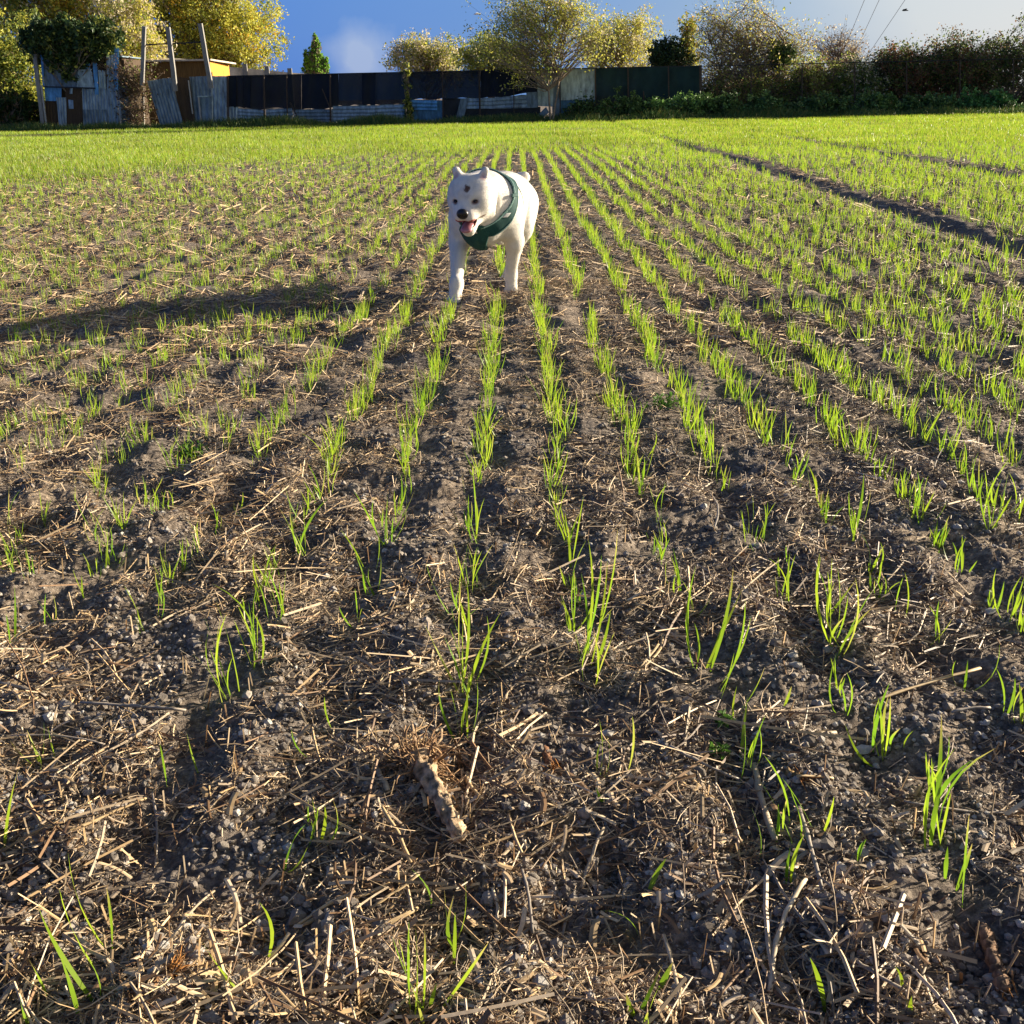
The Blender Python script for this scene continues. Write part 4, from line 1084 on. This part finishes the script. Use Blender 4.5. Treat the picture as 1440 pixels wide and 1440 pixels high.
def net_mat(name, c, al):
    m = mat(name, c, rough=.85, noise=1.2, stops=[(.3, tuple(v * .6 for v in c)), (.7, tuple(v * 1.5 for v in c))])
    t = m.node_tree; b = t.nodes['Principled BSDF']
    b.inputs['Alpha'].default_value = al
    return m
def build_net_fence():
    Y = YF
    NB = net_mat('black_shade_netting', (.010, .015, .026), .88); NG = net_mat('green_shade_netting', (.012, .034, .034), .93); NBB = net_mat('doubled_black_netting', (.007, .011, .021), .97)
    def top(x): return 107 - (x - 320) * 14.5 / 665
    e = empty('netting_fence', fbase(650), 'long field fence of black and dark green shade netting patched with metal sheets', 'fence')
    def net(x0, x1, b0, b1, m, dy=0., t=0, sag=3):
        # netting with a scalloped lower edge and soft folds
        n = 24; V = []; 
        ids = []
        for i in range(n + 1):
            u = i / n; x = x0 + (x1 - x0) * u; tp = at(x, top(x) + t + .6 * math.sin(u * 3.1416) , Y + dy)
            yb = b0 + (b1 - b0) * u + sag * math.sin(u * 9.4 + x0) * .4
            bt = at(x, yb, Y + dy)
            for j in range(7):
                v = j / 6; p = tp * (1 - v) + bt * v; p[1] += .03 * math.sin(x * .35 + v * 2 + x0) ; V.append(p)
        V = np.array(V); i = np.arange(n * 6); a = (i // 6) * 7 + i % 6
        Fq = np.stack([a, a + 1, a + 8, a + 7], -1)
        V2 = V + [0, .006, 0]
        part('netting', np_mesh('netting', np.concatenate([V, V2]), [Fq, Fq[:, ::-1] + len(V)], smooth=True), m, e)
    net(319, 345, 152, 151, NB); net(320, 332, 150, 150, NBB, -.06); net(343, 352, 150, 151, NBB, -.06); net(345, 424, 152, 154, NB, .04, sag=5); net(424, 476, 154, 152, NBB, .0)
    net(476, 510, 149, 148, NB, .05); net(509, 528, 148, 148, NBB, -.05); net(526, 573, 148, 147, NB, .02)
    net(573, 623, 140, 139, NB, .03); net(622, 676, 139, 138, NB, .0); net(676, 756, 139, 130, NBB, .04)
    net(838, 882, 168, 168, NG, .0); net(880, 985, 170, 168, NG, .05); net(895, 985, 170, 168, NG, .12)
    # sheets
    def sh(q, m, co='h', dy=-.06, nm='metal_sheet', p=.14): part(nm, sheet(q, Y + dy, co, pitch=p, amp=.016, name=nm), m, e)
    sh(((334, 152), (372, 155), (372, 184), (334, 184)), GALV); sh(((374, 154), (410, 152), (418, 184), (374, 184)), GALV); sh(((412, 154), (470, 153), (470, 183), (420, 184)), GALD); sh(((468, 149), (528, 148), (528, 183), (468, 183)), GALV, dy=-.09); sh(((524, 148), (571, 146), (571, 182), (524, 182)), GALV)
    sh(((576, 140), (622, 141), (622, 182), (576, 182)), BLUD, None, -.02); sh(((577, 140), (615, 141), (615, 155), (577, 154)), BLUE, 'h', -.09)
    sh(((622, 138), (655, 138), (655, 180), (622, 180)), BLKB, None, .06); sh(((648, 138), (660, 138), (648, 179), (638, 178)), GALD, None, -.10, 'leaning_board')
    sh(((655, 152), (760, 150), (760, 180), (655, 180)), BLKB, None, .05)
    sh(((656, 138), (697, 137), (697, 153), (656, 153)), GALV, 'h', -.08); sh(((697, 137), (740, 133), (742, 152), (697, 153)), GALV, 'h', -.05); sh(((740, 130), (756, 129), (757, 151), (741, 152)), GALD, None, -.07)
    sh(((755, 96), (778, 96), (778, 150), (756, 149)), PALEP, None, .0); sh(((776, 97), (789, 97), (790, 178), (777, 178)), GALD, None, .04)
    sh(((788, 96), (837, 95), (837, 140), (789, 141)), PALEP, None, -.03); sh(((788, 140), (837, 139), (837, 176), (789, 177)), BLUD, None, .0)
    sh(((768, 150), (752, 166), (757, 171), (772, 158)), GALD, None, -.15, 'leaning_board')
    POST = mat('fence_post_wood', (.07, .05, .038), rough=.9, noise=20)
    for x, tt, w in ((320, 0, 2), (371, 0, 1.6), (403, 0, 1.2), (464, 0, 2), (573, -1, 3), (622, 0, 1.4), (674, 0, 2.2), (722, 0, 1.2), (787, 0, 1.4), (837, 0, 1.6), (883, 0, 1.8), (905, 34, 1.6), (940, 0, 1.4), (985, -1, 3.2)):
        part('post', bar(x, top(x) + tt, x + 1, 184 - (x - 320) * .018, w, Y - .16, d=.07), POST, e)
    part('brace', bar(453, 125, 464, 152, 1.2, Y - .2, d=.03, name='brace'), POST, e); part('brace', bar(408, 144, 420, 168, 1.3, Y - .25, d=.03, name='brace'), POST, e)
    part('top_rail', bar(320, top(320), 985, top(985), 1.1, Y - .1, d=.04, name='top_rail'), BLKB, e)
    e2 = empty('wire_fence', fbase(1210), 'thin wire fence with slim posts in front of the hedge at the right', 'fence')
    mb = MB()
    pts = [at(x, 93 - (x - 985) * 10.5 / 455, Y - .2) for x in np.linspace(985, 1560, 14)]
    mb.tube(np.array(pts), .016, 5); part('wire', mb.mesh('wire'), BLKB, e2)
    for x in (1056, 1128, 1202, 1275, 1350, 1425): part('post', bar(x, 92 - (x - 985) * 10.5 / 455, x, 170, 1.2, Y - .2, d=.05), POST, e2)
build_net_fence()

# ------------------------------------------------------------------ vegetation
LEAFM = mat('tree_leaf', attr=True, rough=.5, transl=.45, spec=.3)
DARKL = mat('evergreen_leaf', attr=True, rough=.5, transl=.2, spec=.3)
TWIG = mat('twig_bark', (.27, .21, .15), rough=.9, noise=8, spec=.15)
def veg(name, px, py_top, Y, blobs, nleaf, size, cols, label, cat='tree', group=None, trunk=None, nbr=60, leafm=None, tr=.09, sig=.30, leafname='crown', twigs=True, z0=0.0, seed=None, up=.3, minz=.25):
    """blobs: list of (px, py, rx_px, ry_px, depth m); cols: list of (weight, colour)"""
    rg = np.random.default_rng(seed if seed is not None else int(px * 13 + py_top * 7) + 5)
    b = at(px, 160, Y); base = np.array([b[0], Y, 0.])
    o = empty(name, base, label, cat, group)
    k = Y / F * 1.06
    C, R = [], []
    for (bx, by, rx, ry, dp) in blobs: C.append(at(bx, by, Y)); R.append((rx * k, dp, ry * k))
    C = np.array(C); R = np.array(R); vol = R[:, 0] * R[:, 2]; pr = vol / vol.sum()
    # attractors
    bi = rg.choice(len(C), nbr, p=pr); d = rg.normal(size=(nbr, 3)); d /= np.linalg.norm(d, axis=1)[:, None]
    A = C[bi] + d * R[bi] * (rg.random((nbr, 1)) ** .38)
    A[:, 2] = np.maximum(A[:, 2], .15)
    mb = MB(); tips = []
    tops = trunk or [(px, 165, px, py_top + 20)]
    trunks = []
    for (x0, y0, x1, y1) in tops:
        p0 = np.array([at(x0, 160, Y)[0], Y, z0 - .05]); p1 = at(x1, y1, Y); n = 8; t = np.linspace(0, 1, n)[:, None]
        P = p0 * (1 - t) + p1 * t + np.array([1, 1, 0]) * rg.normal(0, .05, (n, 3)) * t
        mb.tube(P, np.linspace(tr, tr * .25, n), 7); trunks.append(P)
    for a in A:
        P = trunks[rg.integers(len(trunks))]; zz = P[:, 2]; want = max(minz, a[2] - abs(rg.normal(.9, .4)) * np.hypot(a[0] - P[-1][0], .6))
        s = P[np.argmin(np.abs(zz - want))]
        mid = (s + a) / 2 + rg.normal(0, .12, 3) + np.array([0, 0, .05]); Ld = np.linalg.norm(a - s)
        pts = np.array([s, s * .65 + mid * .35 + rg.normal(0, .05, 3), mid, (mid + a) / 2 + rg.normal(0, .08, 3), a]); r0 = min(tr * .5, .012 + .012 * Ld)
        mb.tube(pts, np.linspace(r0, .007, 5), 4, cap=False)
        for q in range(5 if twigs else 1):
            e_ = a + rg.normal(0, sig, 3) * np.array([1, 1, .9]) + np.array([0, 0, .12]); st_ = pts[rg.integers(2, 5)]
            if twigs: mb.tube(np.array([st_, (st_ + e_) / 2 + rg.normal(0, .04, 3), e_]), [.008, .006, .004], 3, cap=False)
            tips.append(e_)
    part('trunk' if cat == 'tree' else 'stem', mb.mesh('trunk'), TWIG, o)
    tips = np.array(tips); ti = rg.integers(0, len(tips), nleaf)
    c = tips[ti] + rg.normal(0, sig * .42, (nleaf, 3))
    fill = rg.random(nleaf) < .10; bi = rg.choice(len(C), nleaf, p=pr); d = rg.normal(size=(nleaf, 3)); d /= np.linalg.norm(d, axis=1)[:, None]
    c2 = C[bi] + d * R[bi] * (rg.random((nleaf, 1)) ** .4); c = np.where(fill[:, None], c2, c)
    c[:, 2] = np.maximum(c[:, 2], .05)
    V, Fq = leaf_quads(c, size, rg, up)
    ws = np.array([w for w, _ in cols]); pal = np.array([q for _, q in cols]); 
    clump = rg.choice(len(pal), len(tips), p=ws / ws.sum()); ci = clump[ti]; rnd = rg.random(nleaf) < .4; ci[rnd] = rg.choice(len(pal), rnd.sum(), p=ws / ws.sum())
    col = pal[ci] * rg.uniform(.7, 1.25, (nleaf, 1))
    part(leafname, np_mesh('leaves', V, [Fq], np.repeat(col, 4, 0)), leafm or LEAFM, o)
    return o
YG, GY, GR, OR, BR, PINK = (.60, .57, .09), (.42, .44, .09), (.20, .26, .05), (.58, .36, .05), (.20, .13, .075), (.62, .54, .36)
DG, DG2 = (.030, .060, .018), (.055, .095, .025)
# left trees behind the shack
veg('yellow_tree', 60, -70, 57, [(40, -20, 75, 60, 2.5), (70, 20, 60, 40, 2), (130, 0, 55, 50, 2)], 30000, .105, [(3, YG), (2, OR), (2, GR), (2, PINK)], 'tall autumn tree with yellow and orange leaves above the ivy covered shack', trunk=[(95, 165, 78, -40), (60, 165, 45, -50)], nbr=110, tr=.14, sig=.42)
veg('willow_tree', 290, -80, 60, [(285, -20, 85, 80, 2.8), (330, 35, 52, 50, 2.2), (240, 30, 55, 55, 2.2), (345, 75, 30, 22, 1.5), (290, 70, 60, 30, 2)], 55000, .09, [(5, YG), (4, GY), (1, OR), (1, GR)], 'large yellow green willow filling the sky behind the tall poles', trunk=[(290, 165, 280, -50), (270, 165, 235, -30), (310, 165, 330, -10)], nbr=200, tr=.16, sig=.42)
veg('pale_willow', 185, -30, 55, [(185, 50, 32, 55, 1.5), (180, 85, 26, 25, 1.2), (205, 85, 22, 20, 1.2)], 14000, .085, [(4, PINK), (3, YG), (1, GR)], 'pale straw coloured tree between the ivy and the left pole', trunk=[(190, 165, 185, 0)], nbr=90, tr=.08, sig=.32)
veg('hedge_shrub', 20, 60, 51, [(5, 110, 50, 55, 1.4), (25, 60, 30, 35, 1.2), (25, 150, 40, 30, 1.2)], 22000, .095, [(3, GY), (2, YG), (3, GR), (2, DG2)], 'dense olive green bush at the left picture edge beside the shack', 'bush', leafname='foliage', nbr=120, tr=.06, sig=.3)
veg('dark_shrub', 8, 120, 49.2, [(0, 162, 50, 22, .8), (40, 165, 20, 18, .5)], 7000, .10, [(3, DG2), (2, DG), (1, BR)], 'low dark bush at the foot of the left picture edge', 'bush', leafname='foliage', nbr=50, tr=.04, sig=.2)
veg('ivy', 95, 40, 48.1, [(95, 60, 58, 19, .9), (60, 62, 30, 20, .8), (140, 62, 20, 22, .6), (100, 80, 22, 22, .35), (98, 100, 12, 14, .22)], 20000, .11, [(5, DG2), (4, DG), (1, GY)], 'thick dark green ivy hanging over the top of the shack', 'ivy', leafname='foliage', leafm=DARKL, nbr=110, tr=.05, sig=.22)
veg('bramble', 190, 110, 48.1, [(188, 145, 15, 38, .3), (190, 115, 18, 16, .3), (170, 105, 10, 14, .2)], 3000, .07, [(5, (.10, .065, .035)), (1, BR), (1, GR)], 'dry brown bramble thicket between the shack and the leaning corrugated sheet', 'bramble', leafname='foliage', nbr=110, tr=.03, sig=.28)
veg('conifer', 443, 50, 62, [(443, 101, 18, 6, .55), (443, 94, 15, 6, .5), (443, 87, 12.5, 6, .42), (443, 80, 10, 6, .34), (443.5, 73, 7.5, 6, .26), (444, 66, 5, 6, .18), (444, 60, 3, 6, .1), (444, 54, 1.5, 5, .06), (430, 84, 2, 9, .1), (459, 92, 3, 8, .15)], 15000, .062, [(5, (.22, .44, .05)), (3, (.34, .56, .08)), (1, DG2)], 'single bright green conifer with a pointed top behind the netting', trunk=[(443, 165, 443, 56)], nbr=420, tr=.06, sig=.035, leafm=LEAFM, up=0)
veg('grey_shrub', 600, 55, 60, [(575, 85, 32, 16, 1.2), (600, 78, 30, 22, 1.3), (630, 88, 25, 18, 1.2)], 12000, .075, [(5, PINK), (3, YG), (3, GR)], 'pale straw coloured bush behind the netting left of the central tree', 'bush', leafname='foliage', nbr=120, tr=.05, sig=.28)
veg('central_shrub', 690, 50, 56, [(690, 78, 35, 22, 1.2), (665, 85, 18, 16, 1), (720, 90, 30, 16, 1)], 11000, .075, [(4, GY), (3, GR), (2, YG)], 'olive bush behind the fence just left of the central tree', 'bush', leafname='foliage', nbr=90, tr=.06, sig=.28)
veg('central_tree', 774, -15, 46.8, [(755, 25, 52, 42, 1.4), (790, 42, 52, 38, 1.4), (720, 45, 34, 34, 1.0), (765, 78, 62, 20, 1.2), (735, 108, 24, 12, .7), (690, 72, 26, 22, .9), (835, 62, 26, 30, 1.0), (725, 15, 22, 18, .7), (812, 20, 20, 18, .7), (790, 5, 30, 22, .8)], 13000, .060, [(5, YG), (3, GY), (3, GR), (2, PINK)], 'autumn tree with twiggy yellow crown standing in front of the fence at centre', trunk=[(774, 168, 765, 5), (777, 168, 800, 15)], nbr=210, tr=.045, sig=.30, minz=1.5)
veg('round_tree', 875, 25, 58, [(872, 62, 36, 34, 1.6), (845, 70, 34, 28, 1.4), (902, 72, 24, 24, 1.3), (885, 45, 22, 18, 1)], 9500, .080, [(5, YG), (3, PINK), (3, GY)], 'rounded yellow autumn tree right of the central tree behind the fence', nbr=120, tr=.1, sig=.32)
veg('evergreen_bush', 948, 62, 53, [(945, 82, 24, 17, 1.0), (932, 86, 13, 12, .7)], 9000, .08, [(4, DG), (2, DG2)], 'dark rounded evergreen bush above the right end of the green netting', 'bush', leafname='foliage', leafm=DARKL, nbr=60, tr=.06, sig=.18)
veg('slim_tree', 970, 33, 53, [(968, 50, 7, 17, .35), (972, 75, 10, 20, .4)], 2600, .085, [(3, YG), (2, OR), (3, GR)], 'slim upright tree with rusty leaves beside the dark evergreen bush', nbr=36, tr=.05, sig=.16)
veg('hedgerow_tree', 1052, 8, 52, [(1050, 40, 36, 34, 1.3), (1010, 55, 34, 34, 1.2), (995, 35, 16, 22, .7), (1120, 62, 22, 18, .8), (1085, 70, 40, 30, 1.2), (1050, 105, 68, 26, 1.2), (1010, 120, 26, 26, .9), (1115, 105, 26, 24, .9)], 11500, .064, [(4, PINK), (4, YG), (2, BR), (2, GR)], 'twiggy straw coloured tree rising over the hedge right of the netting', trunk=[(1055, 168, 1050, 22), (1090, 168, 1115, 50), (1030, 168, 995, 40)], minz=.9, nbr=340, tr=.07, sig=.36)
veg('bare_tree', 1182, 45, 60, [(1175, 72, 34, 22, 1.2), (1195, 78, 26, 18, 1)], 900, .08, [(2, PINK), (1, BR)], 'almost leafless tree with fine pinkish twigs behind the hedge', nbr=150, tr=.05, sig=.34)
veg('ivy_bush', 1098, 70, 51.5, [(1098, 80, 14, 16, .6)], 2600, .085, [(3, DG2), (2, GR)], 'dark green ivy clump inside the twiggy hedge tree', 'ivy', leafname='foliage', leafm=DARKL, nbr=24, tr=.04, sig=.16)
hz = [(1150, 118, [(1150, 122, 36, 24, .9), (1140, 145, 34, 18, .7)], [(3, GR), (3, BR), (2, GY)], 'olive and brown hedge bush just right of the twiggy hedge tree', 'hedge_bush'),
      (1210, 100, [(1210, 118, 38, 20, .9), (1205, 140, 38, 20, .7)], [(3, GR), (2, PINK), (2, DG2)], 'mixed green hedge bush below the almost leafless tree', 'hedge_bush'),
      (1275, 80, [(1270, 100, 40, 24, 1.1), (1250, 98, 24, 18, 1.0), (1275, 125, 40, 24, 1.)], [(3, BR), (3, DG2), (2, GR), (2, (.26, .10, .05))], 'dark hedge bush with reddish leaves where the hedge rises', 'hedge_bush'),
      (1340, 68, [(1335, 90, 44, 24, 1.2), (1345, 115, 44, 28, 1.)], [(3, BR), (4, DG2), (2, GR), (1, (.26, .10, .05))], 'tall dark brown hedge bush near the right edge', 'hedge_bush'),
      (1415, 50, [(1410, 80, 40, 26, 1.2), (1380, 88, 34, 26, 1.2), (1385, 120, 36, 30, 1.0), (1440, 66, 36, 32, 1.2), (1420, 112, 44, 30, 1.), (1475, 120, 44, 45, 1.2), (1460, 150, 40, 20, 1.)], [(3, BR), (4, DG2), (3, GR)], 'tallest dark hedge bush at the right picture edge', 'hedge_bush')]
hz += [(1045, 130, [(1045, 142, 60, 24, .8), (1000, 150, 24, 20, .6), (1100, 150, 30, 22, .7)], [(3, BR), (3, GR), (2, DG2)], 'low brown and green bush under the twiggy hedge tree', 'hedge_bush'), (1530, 50, [(1530, 70, 60, 40, 1.2), (1520, 115, 60, 40, 1.)], [(4, BR), (4, DG2)], 'unseen hedge bush added outside the right picture edge to cast shadow', 'hedge_bush')]  # last bush is unseen, added to throw shadow on the verge
for x, yt, bl, co, lab, nm in hz: veg(nm, x, yt, 50.5, bl, 19000, .068, [(w, tuple(v * 1.0 for v in c)) for w, c in co], lab, 'bush', 'bushes of the hedge', leafname='foliage', nbr=190, tr=.05, sig=.27)
# herb layer before the fence
for i, (x, w, h, co, lab, nl) in enumerate([(880, 60, 16, DG2, 'dark nettle patch at the foot of the green netting', 6000), (935, 50, 14, (.09, .16, .04), 'green weed clump below the right end of the netting', 5000), (975, 22, 18, (.10, .17, .04), 'upright weed clump at the end post of the netting', 3000), (1010, 40, 20, DG2, 'dark nettles at the foot of the twiggy hedge tree', 5000), (1070, 46, 18, DG2, 'dark green nettle bank left of the hedge bushes', 6000), (1150, 60, 20, DG2, 'dark green nettle bank below the olive hedge bush', 7000), (1225, 50, 20, (.07, .12, .03), 'green nettle bank below the rising hedge', 6000), (1300, 60, 22, DG2, 'dark nettle bank below the reddish hedge bush', 7000), (1385, 60, 24, (.05, .12, .03), 'tall green nettles below the right end of the hedge', 7000), (820, 34, 12, DG, 'low dark weeds below the blue grey sheets', 3000)]):
    veg('weed_clump', x, 150, 47.3, [(x, 166 - h * .45, w * .62, h * .62, .4)], nl, .085, [(4, tuple(v * 1.5 for v in co)), (3, tuple(v * 2.4 for v in co)), (1, DG)], lab, 'weeds', 'weeds along the fence foot', leafname='foliage', leafm=DARKL, nbr=60, tr=.02, sig=.16)
veg('ivy_vine', 573, 100, 47.8, [(573, 140, 3, 42, .08)], 1300, .07, [(3, GY), (3, DG2), (1, YG)], 'ivy climbing the fence post left of the blue sheets', 'ivy', leafname='foliage', nbr=26, tr=.02, sig=.07)

# rough grass verge
def build_verge():
    n = 80000
    x = RNG.uniform(-28, 28, n); y = 44.9 + 3.0 * RNG.random(n) ** .7
    tall = np.clip(.75 + .6 * noise2(x / 2.2, y / 2, 90), .35, 1.2); h = RNG.uniform(.15, .50, n) * tall * np.clip((y - 44.3) / 1.6, .35, 1)
    P = np.stack([x, y, Hbase(x, y) - .01], -1); T = P + np.stack([RNG.normal(0, .4, n) * h, RNG.normal(0, .4, n) * h, h], -1)
    t = RNG.random(n)[:, None]; c = np.array([.045, .10, .02]) * (1 - t) + np.array([.09, .16, .035]) * t
    V, F4, F3, C = blade_geo(P, T, RNG.uniform(.014, .026, n), c, seg=3)
    o = obj('verge_grass', np_mesh('verge_grass', V, [F4, F3], C), DARKL); tag(o, 'rough dark grass strip along the foot of the fence and hedge', 'grass', kind='stuff')
build_verge()

# ------------------------------------------------------------------ power lines and birds
CAB = mat('cable', (.10, .10, .11), rough=.6)
for i, (x0, y0, x1, y1, lab) in enumerate([(1219, -8, 1190, 62, 'overhead cable in the sky, leftmost of the three converging lines'), (1240, -8, 1204, 70, 'overhead cable in the sky, middle of the three converging lines'), (1278, -8, 1216, 84, 'overhead cable in the sky, rightmost of the three converging lines')]):
    a = at(x0 + (x0 - x1) * 1.2, y0 + (y0 - y1) * 1.2, 62); b = at(x1 - (x0 - x1) * .25, y1 - (y0 - y1) * .25, 120)
    # keep the projected line straight: points along the pixel line at growing depth
    pts = []
    for t in np.linspace(0, 1, 24):
        X = (x0 + (x0 - x1) * 1.2) * (1 - t) + (x1 - (x0 - x1) * .25) * t; Yp = (y0 + (y0 - y1) * 1.2) * (1 - t) + (y1 - (y0 - y1) * .25) * t
        D_ = 1 / ((1 - t) / 62 + t / 140); p = at(X, Yp, D_); p[2] -= 0; pts.append(p)
    mb = MB(); mb.tube(np.array(pts), np.linspace(.013, .022, 24), 5); o = obj('power_cable', mb.mesh('power_cable'), CAB); tag(o, lab, 'cable', 'overhead cables')
def bird(px, py, Y, sz, col, lab, bank):
    p = at(px, py, Y); o = empty('bird', p, lab, 'bird')
    m = mat('bird_' + ('dark' if col[0] < .1 else 'white'), col, rough=.7); mb = MB()
    t = np.linspace(0, 1, 9); P = p + np.stack([(t - .5) * sz * .9, 0 * t, .02 * np.sin(t * 3)], -1); mb.tube(P, sz * np.array([.02, .06, .09, .10, .10, .08, .07, .055, .015]), 8)
    for sg in (1, -1):
        a = p + [sz * .12, 0, .02]; b = p + [-sz * .10, 0, .02]; m1 = p + [sz * .10, sg * sz * .45, sz * .25 * bank]; m2 = p + [-sz * .16, sg * sz * .42, sz * .22 * bank]; tp = p + [-sz * .12, sg * sz * .9, sz * .12 * bank]
        V = np.array([a, b, m2, m1, tp]); V = np.concatenate([V, V - [0, 0, sz * .02]]); mb.add(V, [(0, 1, 2, 3), (3, 2, 4), (8, 7, 6, 5), (9, 7, 8), (0, 3, 8, 5), (3, 4, 9, 8), (4, 2, 7, 9), (2, 1, 6, 7)])
    obj('body', mb.mesh('body'), m, o)
bird(1273, 15, 70, .42, (.02, .02, .02), 'small black bird flying beside the right cable', 1)
bird(671, 20, 75, .5, (.7, .7, .68), 'white bird high in the sky, upper of the two white ones', .6)
bird(662, 40, 75, .5, (.7, .7, .68), 'white bird in the sky above the pale bush, lower of the two white ones', -.4)
